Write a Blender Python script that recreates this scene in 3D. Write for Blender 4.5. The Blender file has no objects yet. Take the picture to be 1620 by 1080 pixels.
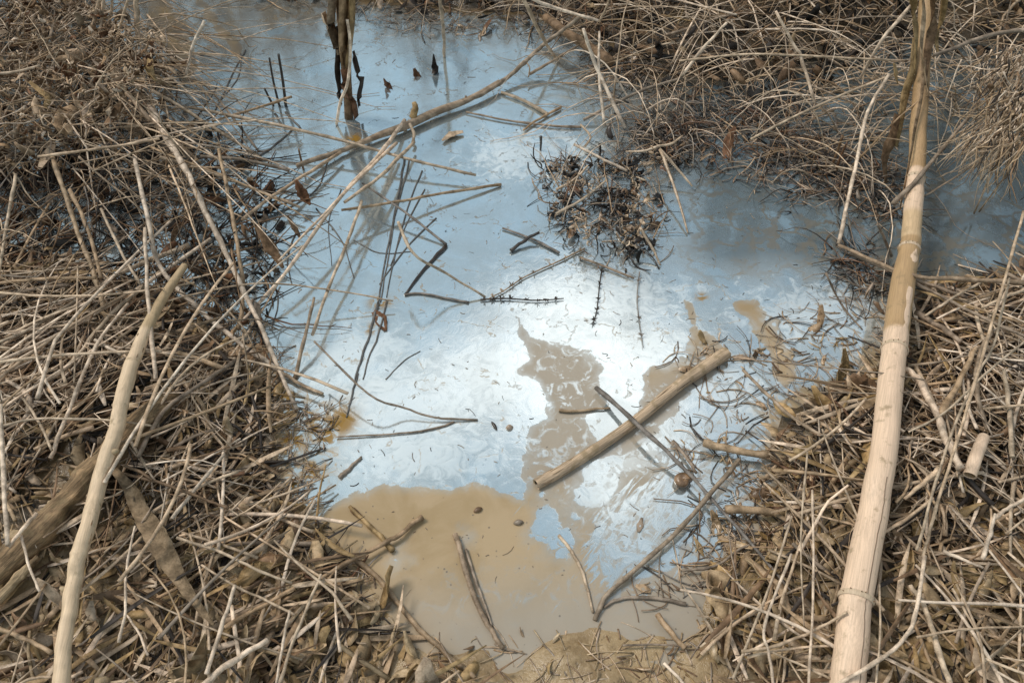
import bpy, math, random
import numpy as np
from mathutils import Vector, Euler, Quaternion, noise as mnoise

R = math.radians
random.seed(7); rng = np.random.default_rng(7)

# ------------------------------------------------------------------ camera, light, exposure
CAM_H, PITCH, TANX = 1.25, R(50), 0.6
scene = bpy.context.scene
col = scene.collection
cd = bpy.data.cameras.new('camera'); cam = bpy.data.objects.new('camera', cd); col.objects.link(cam)
cam.location = (0, 0, CAM_H); cam.rotation_euler = (R(90) - PITCH, 0, 0)
cd.sensor_width = 36; cd.lens = 18 / TANX; cd.clip_start = 0.02; cd.clip_end = 500
scene.camera = cam
scene.view_settings.view_transform = 'Standard'; scene.view_settings.look = 'None'
scene.view_settings.gamma = 1; scene.view_settings.exposure = 0.33
scene.cycles.max_bounces = 6; scene.cycles.diffuse_bounces = 3; scene.cycles.glossy_bounces = 3
scene.cycles.use_denoising = True

SUN_EL, SUN_DIR = R(52), Vector((-0.50, 0.20, 0.72)).normalized()
sl = bpy.data.lights.new('sun', 'SUN'); sl.energy = 2.0; sl.angle = R(22); sl.color = (1.0, 0.93, 0.85)
so = bpy.data.objects.new('sun', sl); col.objects.link(so)
so.rotation_euler = SUN_DIR.to_track_quat('Z', 'Y').to_euler()

FWD = Vector((0, math.cos(PITCH), -math.sin(PITCH))); UP = Vector((0, math.sin(PITCH), math.cos(PITCH)))
def ray(px, py):
    return FWD + Vector((1, 0, 0)) * ((px - 810) * TANX / 810) + UP * ((540 - py) * TANX / 810)
def flat(px, py, z=0.0):
    d = ray(px, py); return Vector((0, 0, CAM_H)) + d * ((z - CAM_H) / d.z)
def pxsize(p):                                   # metres covered by one photo pixel at a point
    return (Vector(p) - Vector((0, 0, CAM_H))).dot(FWD) * TANX / 810

def mirror_dir(px, py):
    d = ray(px, py).normalized(); return Vector((d.x, d.y, -d.z))

world = bpy.data.worlds.new('World'); scene.world = world; world.use_nodes = True
nt = world.node_tree; N, L = nt.nodes, nt.links
for n in list(N): N.remove(n)
wo = N.new('ShaderNodeOutputWorld'); bg = N.new('ShaderNodeBackground'); bg.inputs[1].default_value = 0.1
sky = N.new('ShaderNodeTexSky'); sky.sky_type = 'NISHITA'; sky.sun_disc = False
sky.sun_elevation = math.asin(SUN_DIR.z); sky.sun_rotation = math.atan2(SUN_DIR.x, SUN_DIR.y)
sky.air_density = 1.0; sky.dust_density = 0.8; sky.ozone_density = 0.0
tc = N.new('ShaderNodeTexCoord')
def wmath(op, a, b=None, clamp=False):
    m = N.new('ShaderNodeMath'); m.operation = op; m.use_clamp = clamp
    for i, v in enumerate((a, b)):
        if v is None: continue
        if isinstance(v, (int, float)): m.inputs[i].default_value = v
        else: L.new(v, m.inputs[i])
    return m.outputs[0]
nz = N.new('ShaderNodeTexNoise'); nz.inputs['Scale'].default_value = 5.0; nz.inputs['Detail'].default_value = 9
nz.inputs['Roughness'].default_value = 0.6; nz.inputs['Distortion'].default_value = 0.5
L.new(tc.outputs['Generated'], nz.inputs['Vector'])
acc = wmath('MULTIPLY', wmath('SUBTRACT', nz.outputs['Fac'], 0.46), 4.2)
# banks of cloud (direction, angular radius in degrees, weight); negative weight is a blue gap
CLOUDS = [(760, 610, 9, .8), (1010, 560, 6, .8), (840, 235, 5, .8), (1300, 500, 7, .9), (650, 710, 5, .4), (960, 740, 5, .5), (950, 460, 5, .4), (560, 560, 6, .2),
          (520, 300, 12, -.55), (640, 380, 6, -.3), (500, 480, 6, -.3), (520, 160, 4, -.5), (700, 120, 9, -.55), (900, 110, 8, -.5), (900, 420, 5, -.1),
          (800, 700, 3, -.3), (1200, 300, 12, -.8), (1550, 330, 12, -.9), (330, 120, 6, -.35), (1150, 430, 5, -.3)]
for px, py, rad, w in CLOUDS:
    d = mirror_dir(px, py)
    dp = N.new('ShaderNodeVectorMath'); dp.operation = 'DOT_PRODUCT'; L.new(tc.outputs['Generated'], dp.inputs[0]); dp.inputs[1].default_value = d
    k = 1.0 / (1 - math.cos(R(rad)))
    g = wmath('EXPONENT', wmath('MULTIPLY', wmath('SUBTRACT', dp.outputs['Value'], 1.0), k))
    acc = wmath('ADD', acc, wmath('MULTIPLY', g, w))
mask = wmath('MAXIMUM', wmath('MINIMUM', acc, 1.0), 0.16)
mix = N.new('ShaderNodeMix'); mix.data_type = 'RGBA'
L.new(mask, mix.inputs['Factor']); 
tint = N.new('ShaderNodeMix'); tint.data_type = 'RGBA'; tint.blend_type = 'MULTIPLY'; tint.inputs['Factor'].default_value = 1
L.new(sky.outputs['Color'], tint.inputs['A']); tint.inputs['B'].default_value = (.88, 1.13, .97, 1); L.new(tint.outputs['Result'], mix.inputs['A'])
mix.inputs['B'].default_value = (11.2, 11.3, 11.3, 1)
L.new(mix.outputs['Result'], bg.inputs[0]); L.new(bg.outputs[0], wo.inputs[0])

# ------------------------------------------------------------------ numeric helpers
def vnoise(x, y, s, seed=0):
    x = np.asarray(x) * s + seed * 17.3; y = np.asarray(y) * s - seed * 9.1
    xi = np.floor(x).astype(np.int64); yi = np.floor(y).astype(np.int64); fx = x - xi; fy = y - yi
    fx = fx * fx * (3 - 2 * fx); fy = fy * fy * (3 - 2 * fy)
    def h(a, b):
        n = (a * 374761393 + b * 668265263 + seed * 1442695) & 0xFFFFFFFF
        n = ((n ^ (n >> 13)) * 1274126177) & 0xFFFFFFFF
        return ((n ^ (n >> 16)) & 0xFFFF) / 65535.0
    return (h(xi, yi) * (1 - fx) + h(xi + 1, yi) * fx) * (1 - fy) + (h(xi, yi + 1) * (1 - fx) + h(xi + 1, yi + 1) * fx) * fy
def fbm(x, y, s, o=4, seed=0):
    v, a, t = 0, 1, 0
    for i in range(o):
        v = v + a * vnoise(x, y, s * 2 ** i, seed + i); t += a; a *= .5
    return v / t
def sdf(X, Y, poly):                             # > 0 inside
    P = np.array(poly); d = np.full(X.shape, 1e9); ins = np.zeros(X.shape, bool)
    for i in range(len(P)):
        ax, ay = P[i]; bx, by = P[(i + 1) % len(P)]
        ex, ey = bx - ax, by - ay; wx, wy = X - ax, Y - ay
        t = np.clip((wx * ex + wy * ey) / (ex * ex + ey * ey + 1e-12), 0, 1)
        d = np.minimum(d, (wx - ex * t) ** 2 + (wy - ey * t) ** 2)
        c = ((ay > Y) != (by > Y)) & (X < ex * (Y - ay) / (ey if abs(ey) > 1e-9 else 1e-9) + ax)
        ins ^= c
    d = np.sqrt(d); return np.where(ins, d, -d)
def topoly(pts): return [tuple(flat(x, y)[:2]) for x, y in pts]

SHORE = topoly([(-300,400),(-300,-100),(200,-120),(480,-60),(560,-5),(700,12),(850,22),(960,55),(1010,110),(1100,125),(1250,110),(1400,60),
    (1600,60),(2000,60),(2000,430),(1620,440),(1500,455),(1440,490),(1435,540),(1390,590),(1310,625),(1245,660),(1225,700),(1240,760),
    (1200,850),(1150,900),(1110,950),(1110,985),(1050,990),(1000,1008),(930,992),(860,1012),(780,1000),(720,1020),(640,1000),(580,930),(520,850),(440,800),(425,700),
    (440,640),(390,580),(300,520),(200,480),(0,420)])

def axis(lo, hi, step, far, g=1.35):
    a = list(np.arange(lo, hi, step)); s = step; v = a[-1]
    while v < far: s *= g; v += s; a.append(v)
    s = step; v = a[0]
    while v > -far: s *= g; v -= s; a.insert(0, v)
    return np.array(a)

gx = np.arange(-2.2, 2.2, 0.02); gy = np.arange(0.0, 3.4, 0.02)
GX, GY = np.meshgrid(gx, gy); GS = sdf(GX, GY, SHORE)
def ground_from(s, X, Y):
    n = fbm(X, Y, 9, 4, 3); n2 = fbm(X, Y, 40, 3, 8)
    out = np.maximum(-s, 0)
    h = -0.035 * np.clip(s / .10, 0, 1) + 0.055 * (1 - np.exp(-out / 0.16)) + (n - .5) * .034 * np.clip(out / .05 + .35, 0, 1) + (n2 - .5) * .010
    foot = np.clip((.82 - Y) / .05, 0, 1) * np.clip(.45 - np.abs(X - .05) , 0, .12) / .12 * np.clip(1 - s / .03, 0, 1)
    h = h * (1 - .92 * foot) + foot * (fbm(X, Y, 9, 3, 63) - .54) * .013
    fr = np.clip((.95 - Y) / .25, 0, 1) * np.clip(out / .03, 0, 1)
    return h + fr * (fbm(X, Y, 16, 3, 90) - .42) * .03
GH = ground_from(GS, GX, GY)
def _bil(A, x, y):
    i = min(max((x - gx[0]) / .02, 0), len(gx) - 1.001); j = min(max((y - gy[0]) / .02, 0), len(gy) - 1.001)
    i0, j0 = int(i), int(j); a, b = i - i0, j - j0
    return (A[j0, i0] * (1 - a) + A[j0, i0 + 1] * a) * (1 - b) + (A[j0 + 1, i0] * (1 - a) + A[j0 + 1, i0 + 1] * a) * b
def surf(x, y): return max(0.0, float(_bil(GH, x, y)))
def shore(x, y): return float(_bil(GS, x, y))
def at(px, py, h=0.0):                           # the point seen at a photo pixel, h metres above the ground or water there
    z = h
    for _ in range(4):
        p = flat(px, py, z); z = surf(p.x, p.y) + h
    return flat(px, py, z)
def pix(p):
    v = Vector(p) - Vector((0, 0, CAM_H)); d = v.dot(FWD)
    return 810 + v.x / d * 810 / TANX, 540 - v.dot(UP) / d * 810 / TANX

# ------------------------------------------------------------------ materials
def new_mat(name):
    m = bpy.data.materials.new(name); m.use_nodes = True
    return m, m.node_tree.nodes, m.node_tree.links, m.node_tree.nodes['Principled BSDF']
def mth(N, L, op, a, b=None, clamp=False, c=None):
    m = N.new('ShaderNodeMath'); m.operation = op; m.use_clamp = clamp
    for i, v in enumerate((a, b, c)):
        if v is None: continue
        if isinstance(v, (int, float)): m.inputs[i].default_value = v
        else: L.new(v, m.inputs[i])
    return m.outputs[0]
def tex(N, L, kind, scale, detail=4, rough=.5, coord=None, dist=0):
    t = N.new('ShaderNodeTexNoise' if kind == 'n' else 'ShaderNodeTexVoronoi'); t.inputs['Scale'].default_value = scale
    if kind == 'n': t.inputs['Detail'].default_value = detail; t.inputs['Roughness'].default_value = rough; t.inputs['Distortion'].default_value = dist
    if coord is not None: L.new(coord, t.inputs['Vector'])
    return t
def mixc(N, L, f, a, b, mode='MIX'):
    m = N.new('ShaderNodeMix'); m.data_type = 'RGBA'; m.blend_type = mode
    for s, v in (('Factor', f), ('A', a), ('B', b)):
        if isinstance(v, (int, float)): m.inputs[s].default_value = v
        elif isinstance(v, tuple): m.inputs[s].default_value = (*v, 1) if len(v) == 3 else v
        else: L.new(v, m.inputs[s])
    return m.outputs['Result']
def ramp(N, L, f, lo, hi, a=0.0, b=1.0):
    m = N.new('ShaderNodeMapRange'); m.interpolation_type = 'SMOOTHSTEP'
    m.inputs[1].default_value = lo; m.inputs[2].default_value = hi; m.inputs[3].default_value = a; m.inputs[4].default_value = b
    L.new(f, m.inputs[0]); return m.outputs[0]

def straw_material(name, rough=.62, spec=.35, mottle=.5, fine=420, bump=.35):
    m, N, L, P = new_mat(name)
    g = N.new('ShaderNodeNewGeometry').outputs['Position']
    a = N.new('ShaderNodeAttribute'); a.attribute_name = 'Col'
    n1 = tex(N, L, 'n', 55, 5, .6, g).outputs['Fac']; n2 = tex(N, L, 'n', fine, 3, .6, g).outputs['Fac']
    f = mth(N, L, 'ADD', ramp(N, L, n1, .36, .66, 1 - mottle, 1.08), mth(N, L, 'MULTIPLY', mth(N, L, 'SUBTRACT', n2, .5), .75))
    c = mixc(N, L, 1.0, a.outputs['Color'], (1, 1, 1), 'MULTIPLY')
    h = N.new('ShaderNodeHueSaturation'); L.new(c, h.inputs['Color']); L.new(f, h.inputs['Value'])
    L.new(mth(N, L, 'ADD', mth(N, L, 'MULTIPLY', n1, -.35), 1.15), h.inputs['Saturation'])
    L.new(h.outputs['Color'], P.inputs['Base Color']); P.inputs['Roughness'].default_value = rough; P.inputs['Specular IOR Level'].default_value = spec
    b = N.new('ShaderNodeBump'); b.inputs['Strength'].default_value = bump; b.inputs['Distance'].default_value = .0015
    L.new(n2, b.inputs['Height']); L.new(b.outputs[0], P.inputs['Normal'])
    return m
M_STRAW = straw_material('dry_straw')
M_WET = straw_material('wet_stem', .3, .5, .45, 420, .4)
M_LEAF = straw_material('dead_leaf', .7, .25, .55, 300, .8)

PAL = {
 'pale': (.74, .575, .41), 'cream': (.80, .64, .47), 'straw': (.57, .42, .27), 'tan': (.43, .29, .16), 'brown': (.235, .14, .07),
 'dull': (.32, .24, .165), 'grey': (.25, .21, .17), 'dark': (.05, .036, .026), 'bark': (.36, .26, .165), 'ochre': (.39, .255, .105), 'mud': (.44, .31, .165),
 'rust': (.17, .08, .035), 'log': (.30, .20, .105), 'black': (.018, .015, .012)}
def streaked(name, ang, rough, amt, lo, hi, bump):   # fibres running along a stick that lies at the given angle
    m, N, L, P = new_mat(name); g = N.new('ShaderNodeNewGeometry').outputs['Position']
    mp = N.new('ShaderNodeMapping'); mp.inputs['Rotation'].default_value = (0, 0, -ang); L.new(g, mp.inputs['Vector'])
    m2 = N.new('ShaderNodeMapping'); m2.inputs['Scale'].default_value = (9, 420, 420); L.new(mp.outputs[0], m2.inputs['Vector'])
    s1 = tex(N, L, 'n', 1, 4, .6, m2.outputs[0]).outputs['Fac']; s2 = tex(N, L, 'n', 45, 5, .6, g).outputs['Fac']; s3 = tex(N, L, 'n', 500, 2, .6, g).outputs['Fac']
    a = N.new('ShaderNodeAttribute'); a.attribute_name = 'Col'
    f = mth(N, L, 'ADD', ramp(N, L, s1, .3, .7, 1 - amt, 1.05), mth(N, L, 'MULTIPLY', mth(N, L, 'SUBTRACT', s3, .5), .15))
    h = N.new('ShaderNodeHueSaturation'); L.new(a.outputs['Color'], h.inputs['Color']); L.new(f, h.inputs['Value'])
    c = mixc(N, L, ramp(N, L, s2, lo, hi, 0, .7), h.outputs['Color'], (.24, .17, .09))
    L.new(c, P.inputs['Base Color']); P.inputs['Roughness'].default_value = rough; P.inputs['Specular IOR Level'].default_value = .3
    b = N.new('ShaderNodeBump'); b.inputs['Strength'].default_value = bump; b.inputs['Distance'].default_value = .002
    L.new(mth(N, L, 'ADD', s1, mth(N, L, 'MULTIPLY', s2, .4)), b.inputs['Height']); L.new(b.outputs[0], P.inputs['Normal']); return m
def _ang(a_, b_): p, q = flat(*a_), flat(*b_); return math.atan2(q.y - p.y, q.x - p.x)
M_CANE = streaked('cane', _ang((1340, 1080), (1450, 300)), .5, .20, .57, .72, .3)
M_BENT = streaked('bent_stick', _ang((97, 1080), (220, 545)), .55, .18, .58, .72, .35)
M_LOG = streaked('rotten_wood', _ang((0, 905), (270, 630)), .8, .6, .50, .66, 1.0)
M_POOLSTICK = streaked('pool_stick', _ang((848, 766), (1149, 558)), .6, .55, .50, .64, .7)
for _k in PAL: PAL[_k] = (PAL[_k][0] * .98, PAL[_k][1] * .955, PAL[_k][2] * .97)
def shade(c, k=.18):
    c = PAL[c] if isinstance(c, str) else c
    v = 1 + random.uniform(-k, k); w = random.uniform(-.04, .04)
    return (c[0] * v * (1 + w), c[1] * v, c[2] * v * (1 - w))

# ------------------------------------------------------------------ mesh builder
def spline(pts, sub):
    P = [Vector(p) for p in pts]
    if len(P) < 3 or sub <= 1:
        if len(P) == 2 and sub > 1: return [P[0].lerp(P[1], i / sub) for i in range(sub + 1)]
        return P
    out = []
    for i in range(len(P) - 1):
        p0 = P[i - 1] if i else P[0] * 2 - P[1]; p1, p2 = P[i], P[i + 1]; p3 = P[i + 2] if i + 2 < len(P) else P[-1] * 2 - P[-2]
        for k in range(sub):
            t = k / sub; t2, t3 = t * t, t * t * t
            out.append(.5 * ((2 * p1) + (p2 - p0) * t + (2 * p0 - 5 * p1 + 4 * p2 - p3) * t2 + (3 * p1 - p0 - 3 * p2 + p3) * t3))
    out.append(P[-1]); return out

class MB:
    def __init__(s): s.v = []; s.f = []; s.c = []; s.sm = []
    def tube(s, pts, rad, c, sides=6, caps=True, ell=1.0, cols=None):
        n = len(pts)
        if n < 2: return
        r = rad if hasattr(rad, '__len__') else [rad] * n
        base = len(s.v); prev = None
        for i in range(n):
            t = (pts[min(i + 1, n - 1)] - pts[max(i - 1, 0)])
            if t.length < 1e-9: t = Vector((1, 0, 0))
            t.normalize()
            if prev is None:
                a = Vector((0, 0, 1)) if abs(t.z) < .9 else Vector((0, 1, 0)); u = t.cross(a).normalized()
            else:
                u = (prev - t * prev.dot(t))
                u = u.normalized() if u.length > 1e-6 else t.cross(Vector((0, 0, 1))).normalized()
            prev = u; w = t.cross(u)
            for k in range(sides):
                a = 2 * math.pi * k / sides
                s.v.append(pts[i] + (u * math.cos(a) + w * (math.sin(a) * ell)) * r[i]); s.c.append(cols[i] if cols else c)
        for i in range(n - 1):
            for k in range(sides):
                a = base + i * sides + k; b = base + i * sides + (k + 1) % sides
                s.f.append((a, b, b + sides, a + sides))
        if caps:
            s.f.append(tuple(base + k for k in reversed(range(sides)))); s.f.append(tuple(base + (n - 1) * sides + k for k in range(sides)))
    def ribbon(s, pts, wid, c, th=.0006, roll=0.0, twist=0.0, cup=.25):
        n = len(pts); base = len(s.v); w = wid if hasattr(wid, '__len__') else [wid] * n
        for i in range(n):
            t = (pts[min(i + 1, n - 1)] - pts[max(i - 1, 0)]); t = t.normalized() if t.length > 1e-9 else Vector((1, 0, 0))
            side = t.cross(Vector((0, 0, 1)));
            if side.length < 1e-3: side = Vector((1, 0, 0))
            side.normalize(); up = side.cross(t); a = roll + twist * i / max(1, n - 1)
            sd = side * math.cos(a) + up * math.sin(a); nn = up * math.cos(a) - side * math.sin(a)
            for q, (o, z) in enumerate(((-.5, 0), (0, -cup), (.5, 0))): s.v.append(pts[i] + sd * (o * w[i]) + nn * (z * w[i])); s.c.append(c)
            for q, (o, z) in enumerate(((.5, 0), (0, -cup), (-.5, 0))): s.v.append(pts[i] + sd * (o * w[i]) + nn * (z * w[i] - th)); s.c.append(c)
        for i in range(n - 1):
            for k in range(6):
                a = base + i * 6 + k; b = base + i * 6 + (k + 1) % 6; s.f.append((a, b, b + 6, a + 6))
        s.f.append(tuple(base + k for k in reversed(range(6)))); s.f.append(tuple(base + (n - 1) * 6 + k for k in range(6)))
    def build(s, name, mat, parent=None, smooth=True, origin=None):
        if origin is None:
            origin = s.v[0].copy() if not isinstance(s.v[0], tuple) else Vector(s.v[0])
            if parent is not None: origin = Vector((0, 0, 0))
        me = bpy.data.meshes.new(name); V = np.array([(*p,) for p in s.v], dtype=np.float32)
        ofs = np.array(origin, dtype=np.float32)
        if parent is None: V = V - ofs
        else: V = V - np.array(parent.matrix_basis.translation if parent.parent is None else wloc(parent), dtype=np.float32)
        me.from_pydata(V.tolist(), [], s.f)
        at_ = me.attributes.new('Col', 'FLOAT_COLOR', 'POINT')
        C = np.ones((len(s.v), 4), dtype=np.float32); C[:, :3] = np.clip(np.array(s.c), 0, .95); at_.data.foreach_set('color', C.ravel())
        if smooth: me.polygons.foreach_set('use_smooth', [True] * len(me.polygons))
        me.materials.append(mat); me.update()
        o = bpy.data.objects.new(name, me); col.objects.link(o)
        if parent is None: o.location = origin
        else: o.parent = parent
        return o
def wloc(o):
    p = Vector((0, 0, 0))
    while o is not None: p = p + o.location; o = o.parent
    return p
def tag(o, label=None, cat=None, group=None, kind=None):
    if label: o['label'] = label
    if cat: o['category'] = cat
    if group: o['group'] = group
    if kind: o['kind'] = kind
    return o

# ------------------------------------------------------------------ ground
def sheet(name, X, Y, Z, mat, attrs):
    ny, nx = X.shape; me = bpy.data.meshes.new(name)
    V = np.stack([X, Y, Z], -1).reshape(-1, 3).astype(np.float32); I = np.arange(nx * ny).reshape(ny, nx)
    F = np.stack([I[:-1, :-1], I[:-1, 1:], I[1:, 1:], I[1:, :-1]], -1).reshape(-1, 4).astype(np.int32)
    me.vertices.add(len(V)); me.vertices.foreach_set('co', V.ravel())
    me.loops.add(F.size); me.loops.foreach_set('vertex_index', F.ravel())
    me.polygons.add(len(F)); me.polygons.foreach_set('loop_start', np.arange(0, F.size, 4, dtype=np.int32))
    me.update(calc_edges=True); me.polygons.foreach_set('use_smooth', [True] * len(F))
    for k, A in attrs.items():
        a = me.attributes.new(k, 'FLOAT', 'POINT'); a.data.foreach_set('value', A.ravel().astype(np.float32))
    me.materials.append(mat); o = bpy.data.objects.new(name, me); col.objects.link(o); o['kind'] = 'structure'; return o

m, N, L, P = new_mat('mud')
g = N.new('ShaderNodeNewGeometry').outputs['Position']
n1 = tex(N, L, 'n', 7, 6, .6, g).outputs['Fac']; n2 = tex(N, L, 'n', 60, 6, .65, g).outputs['Fac']; n3 = tex(N, L, 'n', 300, 3, .6, g).outputs['Fac']
aw = N.new('ShaderNodeAttribute'); aw.attribute_name = 'wet'
c = mixc(N, L, ramp(N, L, n1, .35, .65), (.22, .145, .07), (.36, .25, .13))
c = mixc(N, L, ramp(N, L, n2, .5, .75), c, (.40, .285, .16)); c = mixc(N, L, ramp(N, L, n2, .44, .3, 0, .8), c, (.10, .065, .03))
c = mixc(N, L, aw.outputs['Fac'], c, (.045, .032, .02))
L.new(c, P.inputs['Base Color']); L.new(ramp(N, L, n2, .3, .7, .08, .38), P.inputs['Roughness'])
b = N.new('ShaderNodeBump'); b.inputs['Strength'].default_value = .6; b.inputs['Distance'].default_value = .006
L.new(mth(N, L, 'ADD', n2, mth(N, L, 'MULTIPLY', n3, .08)), b.inputs['Height']); L.new(b.outputs[0], P.inputs['Normal'])
M_MUD = m
ax, ay = axis(-1.7, 1.7, .011, 120), axis(.2, 2.9, .011, 120)
X, Y = np.meshgrid(ax, ay); S = sdf(X, Y, SHORE)
Z = ground_from(S, X, Y)
far = np.clip((np.maximum(np.abs(X), np.abs(Y - 1.4)) - 2.2) / 3, 0, 1); Z = Z + far * (.10 + .25 * fbm(X, Y, .4, 3, 5))
wet_shade = np.clip((Y - flat(800, 850).y) / .25 + (fbm(X, Y, 12, 3, 51) - .5) * 1.6, 0, 1)      # black silt toward the back, tan clay in front
wet_shade = np.maximum(wet_shade, .75 * np.clip((.50 - fbm(X, Y, 11, 2, 90)) / .05, 0, 1) * np.clip((np.abs(X - .05) - .42) / .08, 0, 1))  # shade between the front litter stalks also put into the ground colour
wet_shade = np.where(Y > 3.5, .5, wet_shade)
sheet('ground', X, Y, Z, M_MUD, {'wet': wet_shade * .9})

# ------------------------------------------------------------------ water with its iron film
FILM = topoly([(-400,-400),(2300,-400),(2300,800),(1300,800),(1200,860),(1160,890),(1110,880),(1060,905),(1000,915),(960,905),(945,870),(960,830),
    (1000,800),(1040,780),(1050,740),(1010,740),(985,745),(978,780),(960,800),(930,800),(880,790),(840,795),(815,785),(760,765),(680,770),(600,768),(560,782),
    (525,805),(500,838),(430,850),(-400,900)])
HOLES_AND_REFLECTIONS = [topoly(h) for h in (
    [(812,487),(827,488),(830,510),(838,535),(852,537),(893,547),(915,552),(930,557),(935,573),(953,583),(957,603),(948,620),(960,635),(945,648),(930,668),
     (950,700),(968,716),(930,733),(920,760),(900,795),(850,805),(825,795),(822,740),(838,715),(832,692),(838,672),(860,660),(860,635),(847,605),(837,593),
     (826,590),(820,580),(828,560),(822,530)],
    [(1007,593),(1033,577),(1075,565),(1090,540),(1085,500),(1080,470),(1095,478),(1112,520),(1160,555),(1135,600),(1090,640),(1030,690),(980,720),(962,690),(1003,660),(1007,640)],
    [(1160,480),(1190,470),(1240,520),(1260,600),(1240,620),(1215,560),(1180,520)],
    [(520,650),(533,662),(548,648),(556,668),(546,690),(528,686),(515,668)],
    [(222,-20),(262,0),(300,40),(312,100),(296,140),(270,100),(240,60)], [(300,-20),(318,-10),(345,30),(388,78),(378,88),(340,60)],  # dark branch reflections drawn as gaps in the film
    [(446,690),(470,686),(474,712),(450,718)], [(480,655),(500,660),(492,690),(470,720),(488,745),(500,760),(490,730),(482,700)])]
ax, ay = axis(-1.6, 1.6, .006, 60), axis(.3, 2.7, .006, 60)
X, Y = np.meshgrid(ax, ay)
f = sdf(X, Y, FILM)
for h in HOLES_AND_REFLECTIONS: f = np.minimum(f, -sdf(X, Y, h) + (fbm(X, Y, 30, 4, 61) - .38) * .034)
for px, py, r in [(868,822,26),(890,850,16),(955,770,26),(1060,800,26),(1000,830,30),(1090,860,26),(735,850,5),(625,888,11)]:
    p = flat(px, py); k = pxsize(p); f = np.maximum(f, (r * k - np.hypot(X - p.x, (Y - p.y) * .8)) + (fbm(X, Y, 18, 4, 33) - .5) * 2.4 * r * k + (fbm(X, Y, 60, 3, 35) - .5) * .02)
f = f + (fbm(X, Y, 22, 3, 21) - .5) * .026 + (fbm(X, Y, 90, 3, 24) - .5) * .008
def region(poly, soft):
    return np.clip(sdf(X, Y, topoly(poly)) / soft + .5, 0, 1)
plates_dark = region([(1040,100),(1080,260),(1080,400),(1120,440),(1250,425),(1420,470),(2000,600),(2000,0),(1040,0)], .12)  # film plates, with the dark reflection of reeds painted over them
broken = np.maximum(region([(940,720),(1240,640),(1450,440),(1700,440),(1700,1200),(900,1200),(930,800)], .10), region([(360,640),(560,620),(540,700),(520,860),(380,860)], .06))
ghost = region([(640,960),(1200,850),(1260,1100),(700,1100)], .12)
ghost = np.maximum(ghost, region([(790,460),(860,470),(1000,560),(1000,760),(820,780),(800,600)], .03))
ghost = np.maximum(ghost, .9 * region([(830,700),(1130,540),(1240,700),(1200,880),(960,960),(880,800)], .08))
streaky = np.maximum(region([(930,760),(1180,690),(1210,860),(1080,930),(960,960),(900,930)], .06), .5 * region([(840,800),(950,780),(960,980),(860,990),(720,1000),(690,960),(800,920)], .08))
rust = np.zeros_like(X)                          # orange iron flocs under torn film
for px, py, r in [(540,668,.030),(520,690,.02),(498,672,.022),(462,700,.022),(492,745,.016),(445,640,.03),(470,770,.014),(600,478,.02),(588,520,.015),(560,220,.02),(1110,470,.012)]:
    p = flat(px, py); rust = np.maximum(rust, np.exp(-(np.hypot(X - p.x, Y - p.y) / r) ** 2) * 1.3)
rust = np.clip(rust, 0, 1)
scum_glare = np.zeros_like(X)  # pale scum plus the white of mirrored clouds, painted into the film colour
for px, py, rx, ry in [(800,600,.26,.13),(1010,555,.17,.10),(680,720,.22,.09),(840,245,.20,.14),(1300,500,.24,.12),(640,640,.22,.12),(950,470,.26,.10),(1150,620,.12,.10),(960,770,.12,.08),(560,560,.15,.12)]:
    p = flat(px, py); scum_glare = np.maximum(scum_glare, np.exp(-(((X - p.x) / rx) ** 2 + ((Y - p.y) / ry) ** 2)))
dim = region([(-300,-300),(1100,-300),(1060,260),(940,110),(760,60),(560,50),(400,110),(320,150),(240,260),(-300,330)], .30)  # dark reflections on the far water, painted by dulling the film
murk = np.clip((Y - flat(800, 560).y) / .45, 0, 1)
margin = np.clip(1 - np.abs(sdf(X, Y, SHORE)) / .075, 0, 1)
m, N, L, P = new_mat('water')
g = N.new('ShaderNodeNewGeometry').outputs['Position']
def attr(n):
    a = N.new('ShaderNodeAttribute'); a.attribute_name = n; return a.outputs['Fac']
aF, aP, aB, aG, aM, aD = [attr(k) for k in ('film', 'plates_dark', 'broken', 'ghost', 'murk', 'dim')]; aS, aT, aR, aMg = attr('scum_glare'), attr('streaky'), attr('rust'), attr('margin')
nb = tex(N, L, 'n', 9, 7, .62, g, .6).outputs['Fac']; nm = tex(N, L, 'n', 34, 6, .65, g, 1.2).outputs['Fac']; nf = tex(N, L, 'n', 190, 4, .6, g).outputs['Fac']
edge = mth(N, L, 'ADD', aF, mth(N, L, 'MULTIPLY', mth(N, L, 'SUBTRACT', nf, .5), .006))
edge = mth(N, L, 'ADD', edge, mth(N, L, 'MULTIPLY', mth(N, L, 'SUBTRACT', nm, .5), .016))
film = mth(N, L, 'ADD', mth(N, L, 'MULTIPLY', ramp(N, L, edge, -.0012, .0012), .72), mth(N, L, 'MULTIPLY', ramp(N, L, edge, -.022, .010), .28))
mpS = N.new('ShaderNodeMapping'); mpS.inputs['Rotation'].default_value = (0, 0, R(-52)); L.new(g, mpS.inputs['Vector'])
mp2 = N.new('ShaderNodeMapping'); mp2.inputs['Scale'].default_value = (14, 75, 20); L.new(mpS.outputs[0], mp2.inputs['Vector'])
nst = tex(N, L, 'n', 1, 5, .65, mp2.outputs[0], 1.2).outputs['Fac']
ndot = tex(N, L, 'v', 70, coord=g); dots = ramp(N, L, ndot.outputs['Distance'], .07, .16, 1, 0)
ve = N.new('ShaderNodeTexVoronoi'); ve.feature = 'DISTANCE_TO_EDGE'; ve.inputs['Scale'].default_value = 13
wv = N.new('ShaderNodeVectorMath'); wv.operation = 'ADD'; L.new(g, wv.inputs[0])
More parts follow.
